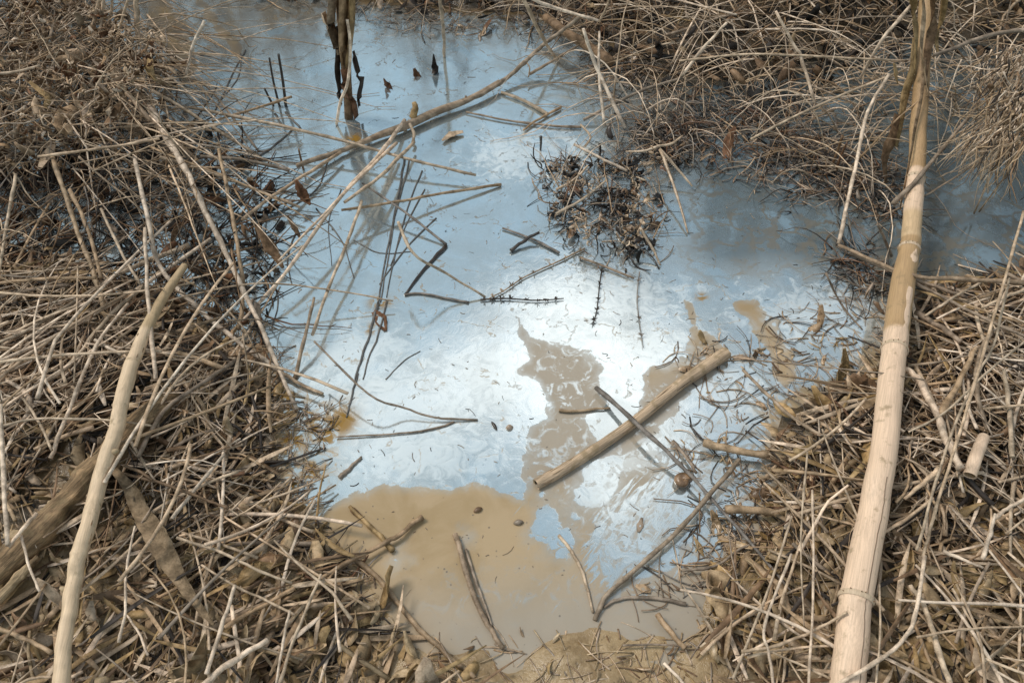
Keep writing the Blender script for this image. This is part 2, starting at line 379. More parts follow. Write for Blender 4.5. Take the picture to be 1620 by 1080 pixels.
nv = tex(N, L, 'n', 12, 4, .6, g); sc_ = N.new('ShaderNodeVectorMath'); sc_.operation = 'SCALE'; sc_.inputs['Scale'].default_value = .12; L.new(nv.outputs['Color'], sc_.inputs[0]); L.new(sc_.outputs[0], wv.inputs[1])
L.new(wv.outputs[0], ve.inputs['Vector'])
seam = ramp(N, L, ve.outputs['Distance'], .03, .10, 1, 0)
seam = mth(N, L, 'MULTIPLY', mth(N, L, 'MULTIPLY', seam, aP), ramp(N, L, nb, .36, .5), True)
brk = mth(N, L, 'MULTIPLY', aB, ramp(N, L, nm, .46, .58), True)
film2 = mth(N, L, 'MULTIPLY', film, mth(N, L, 'SUBTRACT', 1.0, mth(N, L, 'ADD', mth(N, L, 'MULTIPLY', seam, .75), mth(N, L, 'MULTIPLY', brk, .75), True)), True)
v2 = N.new('ShaderNodeTexVoronoi'); v2.feature = 'DISTANCE_TO_EDGE'; v2.inputs['Scale'].default_value = 9; L.new(wv.outputs[0], v2.inputs['Vector'])
crack = mth(N, L, 'MULTIPLY', ramp(N, L, v2.outputs['Distance'], .008, .024, 1, 0), ramp(N, L, nm, .47, .57, 0, .75))
film2 = mth(N, L, 'MULTIPLY', film2, mth(N, L, 'SUBTRACT', 1.0, crack))
gh = mth(N, L, 'MULTIPLY', aG, ramp(N, L, nm, .5, .66, 0, .5), True)
film3 = mth(N, L, 'MAXIMUM', film2, gh)
film3 = mth(N, L, 'MAXIMUM', film3, ramp(N, L, mth(N, L, 'ADD', nst, mth(N, L, 'MULTIPLY', mth(N, L, 'SUBTRACT', aT, 1.0), .22)), .47, .58, 0, .9))
mg = mth(N, L, 'MULTIPLY', ramp(N, L, mth(N, L, 'ADD', aMg, mth(N, L, 'MULTIPLY', mth(N, L, 'SUBTRACT', nm, .5), 2.0)), .35, .8), .92)
film3 = mth(N, L, 'MULTIPLY', film3, mth(N, L, 'SUBTRACT', 1.0, mg))
film3 = mth(N, L, 'MULTIPLY', film3, mth(N, L, 'SUBTRACT', 1.0, mth(N, L, 'MULTIPLY', aR, ramp(N, L, nm, .40, .52, 0, .9))))
scum_glare_f = mth(N, L, 'MULTIPLY', film3, ramp(N, L, mth(N, L, 'ADD', aS, mth(N, L, 'MULTIPLY', mth(N, L, 'SUBTRACT', nm, .5), 2.2)), .45, .95), True)
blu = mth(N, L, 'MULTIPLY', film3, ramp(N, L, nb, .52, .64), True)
thick = ramp(N, L, nb, .38, .62, .66, 1.0); crk = ramp(N, L, nm, .38, .58, .90, 1.0)
thick = mth(N, L, 'MULTIPLY', thick, crk)
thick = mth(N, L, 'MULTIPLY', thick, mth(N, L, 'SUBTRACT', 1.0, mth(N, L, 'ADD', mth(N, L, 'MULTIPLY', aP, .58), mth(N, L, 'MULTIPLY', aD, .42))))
refl = mth(N, L, 'MULTIPLY', mth(N, L, 'MULTIPLY', film3, thick), mth(N, L, 'SUBTRACT', .76, mth(N, L, 'MULTIPLY', scum_glare_f, .14)))
# murky water body
base = mixc(N, L, aM, (.39, .285, .17), (.12, .10, .075))
base = mixc(N, L, ramp(N, L, nb, .4, .65, 0, .5), base, (.27, .185, .085))
base = mixc(N, L, mth(N, L, 'MULTIPLY', mg, mth(N, L, 'ADD', mth(N, L, 'MULTIPLY', aM, .85), .0)), base, (.14, .09, .04))
base = mixc(N, L, mth(N, L, 'MULTIPLY', aG, .75, True), base, (.31, .275, .23))
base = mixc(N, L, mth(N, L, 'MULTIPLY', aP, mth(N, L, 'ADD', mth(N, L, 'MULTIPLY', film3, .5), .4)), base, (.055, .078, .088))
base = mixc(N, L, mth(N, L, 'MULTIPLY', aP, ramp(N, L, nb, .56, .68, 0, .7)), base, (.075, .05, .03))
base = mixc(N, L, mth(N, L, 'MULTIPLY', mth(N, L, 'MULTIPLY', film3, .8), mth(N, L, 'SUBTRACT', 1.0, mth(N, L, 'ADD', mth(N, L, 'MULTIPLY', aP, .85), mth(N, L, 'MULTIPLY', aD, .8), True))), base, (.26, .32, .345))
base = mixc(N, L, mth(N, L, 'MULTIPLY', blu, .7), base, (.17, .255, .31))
base = mixc(N, L, mth(N, L, 'MULTIPLY', scum_glare_f, .85), base, (.64, .67, .66))
spk = mth(N, L, 'MULTIPLY', mth(N, L, 'MULTIPLY', dots, ramp(N, L, nm, .52, .56)), .8)
base = mixc(N, L, mth(N, L, 'MULTIPLY', aR, ramp(N, L, nm, .40, .52)), base, (.26, .145, .03))
base = mixc(N, L, spk, base, (.12, .10, .08))
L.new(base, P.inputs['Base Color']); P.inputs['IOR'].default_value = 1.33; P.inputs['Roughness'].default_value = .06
gl = N.new('ShaderNodeBsdfGlossy'); gl.inputs['Color'].default_value = (.93, .99, .99, 1)
L.new(ramp(N, L, nb, .3, .7, .03, .12), gl.inputs['Roughness'])
bp = N.new('ShaderNodeBump'); bp.inputs['Strength'].default_value = .09; bp.inputs['Distance'].default_value = .004
hh = mth(N, L, 'ADD', mth(N, L, 'MULTIPLY', nm, .5), mth(N, L, 'MULTIPLY', film3, .12))
L.new(mth(N, L, 'ADD', hh, mth(N, L, 'MULTIPLY', nf, .06)), bp.inputs['Height'])
L.new(bp.outputs[0], gl.inputs['Normal']); L.new(bp.outputs[0], P.inputs['Normal'])
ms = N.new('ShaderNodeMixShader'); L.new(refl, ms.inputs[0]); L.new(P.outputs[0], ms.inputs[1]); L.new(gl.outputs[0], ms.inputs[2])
L.new(ms.outputs[0], N['Material Output'].inputs['Surface'])
M_WATER = m
far = np.hypot(X, Y - 1.4) > 3.2
sheet('water', X, Y, np.where(far, -.25, 0.0) , M_WATER, {'film': f, 'plates_dark': plates_dark, 'broken': broken, 'ghost': ghost, 'murk': murk, 'dim': dim, 'scum_glare': scum_glare, 'rust': rust, 'margin': margin, 'streaky': streaky})

# ------------------------------------------------------------------ single stems, traced on the ground or water they lie on
def lift(pts, h):
    n = len(pts); out = []
    ds = [0]
    for i in range(1, n): ds.append(ds[-1] + math.hypot(pts[i][0] - pts[i-1][0], pts[i][1] - pts[i-1][1]))
    for i, p in enumerate(pts):
        if isinstance(h, (tuple, list)):
            if len(h) == n: hh = h[i]
            else: hh = h[0] + (h[-1] - h[0]) * ds[i] / max(ds[-1], 1e-6)
        else: hh = h
        out.append(at(p[0], p[1], hh))
    return out
def stem_mb(pts, h, w0, w1, c, sides=7, sub=5, wob=.25, nodes=True, mb=None, cvar=.10):
    P = spline(lift(pts, h), sub); n = len(P); mb = mb or MB(); base = shade(c, .06)
    rad = []; cols = []; sd = random.random() * 50
    tot = sum((P[i + 1] - P[i]).length for i in range(n - 1)); nod = random.uniform(.05, .11); s = random.random() * nod
    for i, p in enumerate(P):
        t = i / (n - 1); r = (w0 + (w1 - w0) * t) * pxsize(p) / 2
        if i: s += (P[i] - P[i - 1]).length
        k = 1.0
        if nodes and s > nod: s = 0; k = 1.22
        rad.append(r * k * (1 + .10 * (mnoise.noise(Vector((sd, i * .8, 0)))))); v = 1 + cvar * 2 * mnoise.noise(Vector((i * .35, sd, 3)))
        if k > 1: v *= .78
        cols.append(tuple(x * v for x in base))
        off = Vector((mnoise.noise(Vector((i * .6, sd, 0))), mnoise.noise(Vector((i * .6, 0, sd))), mnoise.noise(Vector((0, i * .6, sd))) * .5)) * r * wob * 2
        P[i] = p + off
    mb.tube(P, rad, base, sides, True, cols=cols)
    return mb
def stem(kind, label, c, w0, w1, h, pts, group=None, cat=None, mat=None, wob=.35, extra=None):
    mb = stem_mb(pts, h, w0, w1, c, wob=wob)
    for e in (extra or []):                      # side shoots grow into the same body
        stem_mb(e[0], e[1], e[2], e[3], c, mb=mb, nodes=False)
    o = mb.build(kind, mat or (M_WET if c in ('dark', 'black') else M_STRAW))
    return tag(o, label, cat or kind.replace('_', ' '), group)

S = 'dry_stalk'; T = 'twig'; K = 'broken_stick'
STEMS = [
 # sticks lying in the pool
 (T, 'thin dark twig crossing over the thick broken stick in the pool', 'grey', 9, 5, (.012, .030, .022, .02, .01), [(943,612),(1030,690),(1082,742),(1150,815),(1267,953)]),
 (K, 'brown bent stick running from the crossed twig down to the foot of the pool', 'bark', 7, 8, (.03, .02, .012, .003), [(1170,727),(1080,832),(1002,905),(960,940),(941,980)]),
 (K, 'short tan stick afloat just left of the crossed sticks', 'tan', 6, 3, .004, [(884,648),(905,651),(940,647),(966,645)]),
 (K, 'long straight split stick in the muddy foot of the pool', 'bark', 9, 8, .006, [(720,843),(747,933),(770,985),(795,1024)]),
 (K, 'thin greyish stick right against the split stick in the muddy water', 'dull', 5, 4, .003, [(737,868),(752,915),(770,965),(778,990)]),
 (K, 'brown stick sloping down along the bottom left edge of the muddy water', 'tan', 8, 8, .006, [(556,878),(603,920),(640,967),(683,1013),(752,1072)]),
 (K, 'short ochre stick under the pale straw at the left of the muddy water', 'ochre', 6, 9, .006, [(553,800),(580,828),(602,848),(622,871)]),
 (S, 'pale straw crossing the short ochre stick at the left of the muddy water', 'tan', 7, 10, (.03, .02, .012, .006), [(430,960),(545,893),(610,858),(640,840),(668,817)]),
 (S, 'curved pale straw half sunk in the middle of the muddy water', 'straw', 6, 5, .002, [(884,846),(910,880),(925,915),(938,968)]),
 (T, 'slim brown twig lying in the pale film below the forked reflection', 'dull', 3, 4, (.004, .01, .002), [(532,691),(607,687),(660,682),(697,675),(718,667)]),
 (S, 'long thin straw dipping into the pale film at the centre of the pool', 'dull', 4, 4, (.08, .05, .02, .008, .002), [(497,540),(583,623),(640,645),(687,660),(756,664)]),
 (S, 'bent pale straw with its foot in the pool above the brown inlet', 'straw', 6, 4, (.13, .11, .05, .003), [(630,352),(653,400),(707,433),(768,470)]),
 (T, 'dark curved twig reaching up to the elbow at the pool centre', 'grey', 4, 5, (.05, .03, .003), [(573,290),(640,335),(706,387)]),
 (T, 'pair of joined dark twigs slanting down left from the elbow', 'dark', 7, 4, (.003, .002), [(706,388),(672,425),(640,466)]),
 (T, 'low dark twig lying flat left of the burred weed', 'grey', 4, 4, .003, [(640,466),(668,464),(708,472),(742,478)]),
 (T, 'straight straw ending at the pool centre above the elbow twig', 'tan', 5, 5, (.05, .03, .004), [(540,333),(623,320),(700,306),(793,292)]),
 (T, 'pale straw reaching right from the forked branch over blue water', 'straw', 6, 5, (.07, .06, .05, .02), [(300,170),(430,196),(540,222),(640,250),(753,277)]),
 (T, 'short dark twig leaning beside the dead weed clump', 'dark', 5, 7, (.02, .004), [(853,368),(830,380),(807,396)]),
 (T, 'thin twig trailing down right from the foot of the dead weed clump', 'dull', 5, 4, .005, [(918,407),(960,423),(1003,440)]),
 (T, 'slim straw over the pale film left of the dead weed clump', 'grey', 4, 5, .004, [(795,361),(840,377),(885,400)]),
 (S, 'pale straw running down into the top of the dead weed clump', 'pale', 5, 5, (.05, .03), [(908,228),(945,248),(992,270)]),
 (S, 'short pale straw on the white film under the forked branch', 'straw', 5, 7, .006, [(793,146),(830,160),(867,181)]),
 (S, 'tan straw crossing the short pale one on the white film', 'tan', 4, 5, .006, [(828,206),(850,190),(888,170)]),
 (T, 'dark thin twig lying across the white film toward the grass', 'dull', 3, 5, .005, [(737,177),(800,190),(873,199),(920,201)]),
 (T, 'kinked straw hooking down at the right end of the dark thin twig', 'straw', 4, 4, (.03, .01), [(918,197),(934,216),(926,232)]),
 (T, 'straight dark twig slanting through the grass top centre right', 'dull', 6, 5, (.01, .05, .08), [(923,190),(1007,147),(1080,123)]),
 # the top edge
 (S, 'stout pale stem hanging straight down into the water left of centre top', 'straw', 7, 5, (.24, .12, .0), [(693,-20),(701,42),(703,90)]),
 (S, 'long pale stem slanting into the water behind the forked branch', 'straw', 7, 5, (.22, .08, .003), [(822,-12),(860,63),(883,97)]),
 (S, 'pale stem leaning against the grass with its top at the log end', 'pale', 6, 7, (.2, .12, .02), [(923,45),(943,105),(990,203)]),
 (S, 'nearly upright pale stem just right of the leaning one top centre', 'pale', 4, 6, (.16, .10, .02), [(948,50),(948,123),(957,200)]),
 (S, 'pale stem lying over the brown log end at the top', 'pale', 6, 5, (.16, .13, .12), [(835,-4),(877,12),(947,33)]),
 (S, 'thin stem rising from the log end to the top edge', 'straw', 5, 3, (.12, .22), [(948,35),(958,15),(966,-8)]),
 # left: stems over the blue water
 (S, 'longest pale straw slanting from the forked branch down to the left bank', 'pale', 7, 6, (.015, .05, .07, .05, .02), [(640,190),(598,247),(530,322),(453,430),(377,515)]),
 (S, 'second pale straw of the bundle that leaves the forked branch', 'straw', 6, 6, (.02, .06, .08), [(655,225),(600,280),(545,320)]),
 (S, 'third pale straw of the bundle that leaves the forked branch', 'pale', 6, 4, (.03, .08, .10, .08), [(628,226),(560,290),(500,352),(440,412)]),
 (S, 'pale straw dropping steeply to the drowned brown leaf', 'straw', 6, 6, (.06, .05, .03), [(572,318),(545,395),(520,455),(494,530)]),
 (S, 'shining pale reed running from the weed tangle down to the left shore', 'pale', 12, 7, (.12, .12, .10, .06, .01), [(235,170),(290,262),(335,355),(400,490),(470,648)]),
 (S, 'brown hollow stem lying beside the top of the shining pale reed', 'bark', 9, 6, (.15, .12, .06), [(200,147),(245,195),(318,258)]),
 (S, 'long bent straw crossing the shining pale reed to the shore', 'pale', 7, 9, (.14, .12, .06, .03, .006), [(213,250),(235,350),(258,430),(347,517),(440,585)],),
 (S, 'flat straw end lying on the left shore below the bent straw', 'straw', 7, 6, (.01, .004), [(440,586),(475,607),(511,623)]),
 (S, 'cut straw hanging straight down above the curved pale stick', 'pale', 6, 8, (.15, .12, .09), [(229,360),(233,460),(246,599)]),
 (S, 'straw slanting from the weed tangle to the dark twig tip in blue water', 'straw', 6, 5, (.14, .08, .01), [(240,143),(320,190),(408,247)]),
 (T, 'thin dark straw ending at the same tip in blue water', 'dull', 4, 4, (.12, .07, .005), [(300,123),(335,145),(410,240)]),
 (S, 'short bright straw standing up at the edge of the weed tangle', 'cream', 6, 5, (.22, .17, .12), [(323,33),(304,75),(295,119)]),
 (S, 'small straw rising right toward the three dark stubs', 'tan', 4, 5, (.05, .07), [(335,192),(400,173),(462,153)]),
 (T, 'brown twig joining the weed tangle with the long forked branch', 'dull', 6, 6, (.06, .05, .03), [(318,247),(393,254),(457,270)]),
 (T, 'tan straw climbing to the left end of the forked branch', 'straw', 6, 6, (.06, .05, .02), [(383,347),(425,315),(462,290),(540,240)]),
 (S, 'straw crossing low over the blue water at the left shore', 'straw', 6, 5, (.10, .05, .03), [(253,247),(360,283),(475,328)]),
 (S, 'upright knotty stem dropping to the shore left of the hanging leaves', 'tan', 6, 8, (.14, .10, .02), [(347,236),(360,300),(372,370),(384,455),(378,520)]),
 (S, 'fine straw stretched level over the curved pale stick and the blue water', 'straw', 3, 3, (.10, .09, .07, .04, .02), [(200,498),(300,467),(417,448),(540,461),(622,476)]),
 (T, 'dark bent twig standing in the water by the left shore', 'bark', 5, 8, (.07, .04, .0), [(497,470),(483,530),(466,600)]),
 # left bank
 (S, 'broad pale blade slanting up across the left bank', 'straw', 6, 10, .05, [(-10,545),(53,517),(150,457),(200,427),(300,388)]),
 (S, 'stout straw lying just under the broad pale blade', 'pale', 7, 6, .055, [(-10,575),(90,530),(160,490),(233,447),(333,377)]),
 (S, 'long straw running from the left edge up to the bent straw', 'straw', 8, 7, .05, [(-10,640),(80,600),(125,560),(173,500),(253,430)]),
 (S, 'thin straw flat on the left bank below the broad blade', 'straw', 5, 4, .05, [(-10,528),(100,515),(153,503)]),
 (S, 'straw steeply crossing the stalks left of the curved pale stick', 'pale', 8, 6, (.04, .07, .08), [(80,725),(103,665),(153,547),(203,480)]),
 (S, 'very thin upright straw before the long straws on the left bank', 'straw', 3, 3, (.10, .06), [(123,420),(121,510),(117,605)]),
 (S, 'short straw rising from the left edge under the stout ones', 'straw', 6, 4, .05, [(-6,612),(20,575),(42,530)]),
 (S, 'straw slanting down from the weed tangle to the broad blade', 'straw', 5, 5, (.12, .07), [(160,330),(190,395),(222,450)]),
 (S, 'dull brown stem hanging from the weed tangle at far left', 'tan', 8, 9, (.14, .10, .06), [(83,250),(117,350),(147,427),(164,485)]),
 (S, 'second dull brown stem hanging beside the first at far left', 'tan', 7, 6, (.14, .08), [(110,300),(140,365),(160,440)]),
 (S, 'straw near the left edge hanging out of the weed tangle', 'straw', 6, 5, (.14, .08), [(25,275),(10,360),(-4,445)]),
 (S, 'level straw lying on top of the weed tangle near its foot', 'straw', 5, 5, .15, [(60,248),(143,237),(200,229),(252,219)]),
 (S, 'level straw lying high on the weed tangle at the left edge', 'straw', 6, 5, .18, [(-8,118),(30,113),(64,104)]),
 (S, 'pale upright straw standing at the left edge of the bank', 'pale', 8, 8, (.08, .10), [(12,862),(4,720),(0,640)]),
 (S, 'forked straw bridging the thin straws above the brown log', 'straw', 5, 4, .07, [(5,673),(60,662),(167,664),(240,673)]),
 (S, 'straw slanting across the litter left of the brown log top', 'straw', 5, 5, .06, [(37,630),(62,668),(82,712)]),
 (S, 'short white straw chip lying left of the curved pale stick', 'cream', 6, 6, .06, [(150,537),(170,550),(191,560)]),
 (S, 'small curved straw chip touching the white chip', 'pale', 4, 4, .06, [(186,553),(203,545),(219,529)]),
 (T, 'grey twig running over the brown log toward the shore', 'dull', 8, 7, (.06, .05, .04), [(218,722),(262,648),(333,597),(378,566)]),
 (S, 'pale straw leaning on the brown log near the left edge', 'pale', 7, 8, .075, [(14,865),(35,838),(57,812)]),
 (S, 'thin kinked straw crossing the lower end of the brown log', 'pale', 5, 5, .07, [(33,845),(47,898),(63,935)]),
 (T, 'brown twig stretching right from behind the curved pale stick', 'brown', 6, 5, .05, [(177,743),(267,768),(330,792),(362,804)]),
 (S, 'pale straw slanting on the mud right of the fallen leaf blade', 'pale', 6, 7, .05, [(355,718),(320,760),(272,820)]),
 (T, 'dark short twig at the shore pointing into the white film', 'dull', 7, 6, .012, [(388,715),(415,752),(440,787)]),
 (S, 'straw slanting down right over the litter left of the muddy water', 'straw', 6, 5, .05, [(280,850),(350,873),(400,898),(462,922)]),
 (S, 'long thin straw just below the slanting straw on the left bank', 'straw', 4, 5, .05, [(318,893),(370,925),(417,947),(467,972)]),
 (S, 'pair of flat brown straws at the left shore of the muddy water', 'dull', 10, 8, .02, [(362,860),(430,858),(505,862)]),
 (K, 'stubby tan stick end on the mud above the flat brown straws', 'tan', 12, 10, .02, [(357,857),(375,842),(394,829)]),
 (S, 'pale Y forked straw standing in the litter at bottom left', 'pale', 4, 6, .055, [(213,832),(200,900),(198,965),(188,1016)]),
 (S, 'pale curved prong beside the foot of the Y forked straw', 'pale', 4, 5, .055, [(200,973),(220,1000),(234,1036)]),
 (S, 'thickest pale straw at the bottom edge left of centre', 'cream', 14, 10, .05, [(305,1100),(352,1056),(423,1013)]),
 (S, 'upright pale straw rising from the thickest straw bottom left', 'pale', 8, 7, .06, [(326,1065),(350,993),(372,925)]),
 (S, 'tan straw slanting up right beneath the pale crossing straw', 'tan', 8, 7, .045, [(355,992),(410,960),(465,930)]),
 (S, 'left of two upright straws at the bottom edge by the mud', 'pale', 5, 5, .06, [(458,965),(448,1015),(436,1085)]),
 (S, 'right and longer of two upright straws at the bottom edge by the mud', 'straw', 5, 7, .06, [(508,908),(480,975),(462,1020),(440,1090)]),
 (S, 'straw lying down right in the bottom left corner', 'tan', 9, 8, .045, [(-6,992),(40,1010),(82,1032)]),
 (S, 'small straw lying under the curved stick at the bottom edge', 'straw', 6, 5, .05, [(10,1092),(50,1073),(85,1070)]),
 # right bank and over it
 (T, 'dark branch reaching in from the right over the thick pale cane', 'bark', 6, 9, (.015, .09, .09, .08), [(1327,388),(1430,432),(1500,440),(1640,449)]),
 (T, 'grey twig passing behind the thick pale cane below the branch', 'dull', 5, 7, (.01, .05, .05, .05), [(1345,402),(1400,424),(1470,450),(1530,470)]),
 (S, 'straw slanting down right below the dark branch at the right edge', 'dull', 6, 6, .07, [(1432,440),(1500,474),(1560,505),(1630,535)]),
 (S, 'tall leaning pale straw that meets the end of the dark branch', 'pale', 6, 7, (.20, .14, .08, .015), [(1407,117),(1373,177),(1353,267),(1327,386)]),
 (S, 'long wavy pale straw rising on the right bank to the right edge', 'straw', 6, 5, (.06, .10, .16, .2), [(1460,880),(1480,807),(1507,720),(1540,613),(1590,440),(1620,335)]),
 (S, 'second long thin straw running beside the wavy one', 'straw', 5, 4, (.07, .12, .15), [(1450,870),(1500,700),(1548,590),(1572,545),(1597,440)]),
 (S, 'curving pale straw sweeping to the foot of the thick pale cane', 'pale', 8, 7, (.09, .07, .06), [(1325,1082),(1413,1027),(1447,978),(1462,880)]),
 (K, 'stout pale stick arching away from the middle of the cane', 'pale', 10, 12, .06, [(1433,583),(1455,602),(1480,653),(1500,700),(1520,742)]),
 (S, 'left of two tall fine straws left of the cane', 'straw', 4, 3, (.09, .06), [(1277,715),(1267,853),(1272,990)]),
 (S, 'right of two tall fine straws left of the cane', 'pale', 4, 5, (.10, .07), [(1285,775),(1287,920),(1279,1090)]),
 (S, 'kinked straw rising from the bottom edge left of the cane', 'pale', 5, 6, .07, [(1252,876),(1210,987),(1216,1030),(1225,1090)]),
 (S, 'curved straw lying across the kinked one left of the cane', 'straw', 7, 5, (.06, .07, .07, .09), [(1173,1030),(1223,1022),(1287,997),(1340,968)]),
 (S, 'straight straw slanting to the foot of the cane at the bottom', 'straw', 4, 5, .07, [(1222,1032),(1265,1050),(1316,1074)]),
 (S, 'long level straw at the lower right edge', 'straw', 5, 4, .07, [(1450,1007),(1500,998),(1547,993),(1628,990)]),
 (S, 'straw slanting down to the level straw at lower right', 'straw', 5, 5, .06, [(1507,930),(1535,980),(1567,1027)]),
 (S, 'side shoot reaching up right from the lower cane', 'straw', 7, 6, (.05, .06, .08), [(1397,842),(1430,823),(1477,787)]),
 (S, 'pointed straw leaning above the side shoot right of the cane', 'straw', 6, 11, .07, [(1431,790),(1460,763),(1488,738)]),
 (S, 'blunt peg of straw standing in the litter at the right', 'pale', 5, 9, (.09, .05), [(1575,812),(1565,850),(1554,884)]),
 (S, 'stout crooked straw at the bottom edge right of the cane', 'straw', 8, 11, .06, [(1440,925),(1462,958),(1480,1013),(1505,1090)]),
 (S, 'brown stem slanting up the bank left of the cane', 'bark', 5, 6, .04, [(1205,738),(1260,790),(1310,842)]),
 (K, 'thick tan stick lying in the mud at the right shore', 'tan', 10, 15, .025, [(1180,884),(1225,920),(1247,958),(1268,1010)]),
 (K, 'brown jointed stick end at the shore beside the crossed twig', 'tan', 13, 10, .02, [(1147,805),(1213,809),(1264,834)]),
 (K, 'ochre stick lying flat above the jointed one at the shore', 'tan', 13, 11, .018, [(1113,702),(1165,711),(1218,719)]),
 (S, 'level tan straw running from the shore to the cane', 'tan', 7, 5, .04, [(1240,744),(1300,750),(1364,759)]),
 (T, 'bent brown straw curving along the shore to the cane', 'bark', 6, 7, .03, [(1175,585),(1215,625),(1257,662),(1312,693),(1384,697)]),
 (S, 'pale straw lying in the litter at the right edge centre', 'pale', 8, 4, .06, [(1492,872),(1523,884),(1556,898)]),
 (S, 'fine upright straw hugging the right side of the lower cane', 'straw', 4, 4, .06, [(1390,907),(1393,1000),(1384,1092)]),
 (K, 'tan stick slanting in the litter right of the cane middle', 'tan', 7, 11, .06, [(1543,550),(1520,600),(1488,657)]),
 (S, 'fine straw slanting up to the right edge over the litter', 'straw', 4, 4, .09, [(1437,683),(1493,653),(1560,590),(1630,532)]),
 (S, 'hair thin straw crossing the cane above its middle', 'dull', 2.5, 2.5, (.01, .085, .08), [(1190,569),(1393,590),(1462,601)]),
 (S, 'hair thin straw crossing the cane just below the other', 'dull', 2.5, 2.5, (.02, .085, .08), [(1293,620),(1400,622),(1442,619)]),
 (S, 'straw rising to the right edge under the dark branch', 'straw', 5, 6, .08, [(1553,487),(1590,470),(1630,455)]),
 (S, 'straw slanting up toward the dark branch right of the cane', 'straw', 5, 5, .07, [(1463,500),(1510,470),(1563,441)]),
 (K, 'grey stick lying just right of the cane below the branch', 'dull', 9, 8, .05, [(1447,493),(1485,515),(1521,541)]),
 (S, 'stout straw near the right edge in the middle of the bank', 'straw', 7, 9, .07, [(1588,585),(1597,650),(1601,722)]),
 (S, 'straw coming in from the right edge above the blunt peg', 'pale', 7, 7, .07, [(1630,784),(1600,800),(1575,820)]),
 (K, 'broken twig pointing up right across the upper cane', 'dull', 9, 4, (.09, .12, .18), [(1413,322),(1457,277),(1553,160)]),
 (S, 'knotted thin straw crossing the cane at its upper joint', 'dull', 3, 3, (.04, .09, .12), [(1393,342),(1440,322),(1480,300),(1540,262)]),
 (S, 'brown level straw in the upper right above the water', 'dull', 7, 8, (.2, .22, .24), [(1477,88),(1547,62),(1593,50),(1630,48)]),
 (S, 'left of two fine straws hanging at the right edge of the water', 'straw', 4, 3, (.25, .02), [(1600,190),(1580,250),(1541,338)]),
 (S, 'right of two fine straws hanging at the right edge of the water', 'straw', 4, 3, (.25, .02), [(1640,195),(1600,265),(1549,335)]),
 (S, 'long arching straw over the top right water', 'straw', 4, 4, (.12, .18, .2, .2, .18), [(1075,97),(1180,86),(1267,88),(1380,94),(1436,97)]),
 (S, 'straight straw rising right across the top right water', 'straw', 5, 4, (.06, .14, .2), [(1187,220),(1287,170),(1436,108)]),
 (S, 'pale arched straw leaning at the top right', 'pale', 5, 6, (.28, .2, .12), [(1227,18),(1258,75),(1267,90),(1288,162)]),
 (S, 'stout straw slanting at the grass edge top centre right', 'pale', 7, 5, (.08, .2), [(1077,122),(1110,80),(1150,36)]),
 (S, 'steep straw leaning in the top right grass near the cane', 'pale', 5, 7, (.12, .24, .3), [(1360,125),(1395,65),(1450,0)]),
 (S, 'thin twig standing in the white film right of the inlet', 'dull', 4, 3, (.10, .03, .005), [(1306,432),(1330,480),(1365,522)]),
 (T, 'grey curved stem rising from the water left of the cane', 'dull', 6, 4, (.02, .12), [(1410,405),(1398,375),(1388,355)]),
 (T, 'slim twig lying along the shore under the crossed sticks', 'dull', 7, 6, .008, [(1064,697),(1085,722),(1102,748)]),
 (T, 'curved twig at the shore right of the bent brown stick', 'dull', 5, 5, .01, [(1080,903),(1130,895),(1170,868),(1195,858)]),
 (S, 'pale straw ghost under the film at the foot of the pool', 'dull', 5, 8, .003, [(955,960),(985,946),(1040,946),(1085,955)]),
 (K, 'tan stick on the wet mud at the bottom right of the pool', 'tan', 10, 8, .012, [(1040,972),(1062,1000),(1085,1025)]),
 (S, 'thin straw lying level on the wet mud at the bottom', 'dull', 4, 4, .008, [(985,1020),(1040,1019),(1095,1022)]),
 (S, 'short pale straw at the bottom edge on the wet mud', 'cream', 6, 6, .012, [(1050,1048),(1068,1066),(1090,1092)]),
 (T, 'bent twig lying on the film left of the muddy water', 'dull', 4, 9, .003, [(572,722),(555,738),(537,755)]),
 (T, 'dark thin twig from the left shore over white film', 'dark', 6, 4, (.02, .01, .003), [(395,750),(450,730),(515,708)]),
 (T, 'thin twig standing in the film by the left shore of the pool', 'ochre', 3, 5, (.05, .0), [(515,735),(505,780),(500,830)]),
]
for r in STEMS:
    kind, label, c, w0, w1, h, pts = r
    k_ = 1.0 if kind == K else .86; stem(kind, label, c, w0 * k_, w1 * k_, h, pts, 'dry stalks and twigs around the pool')

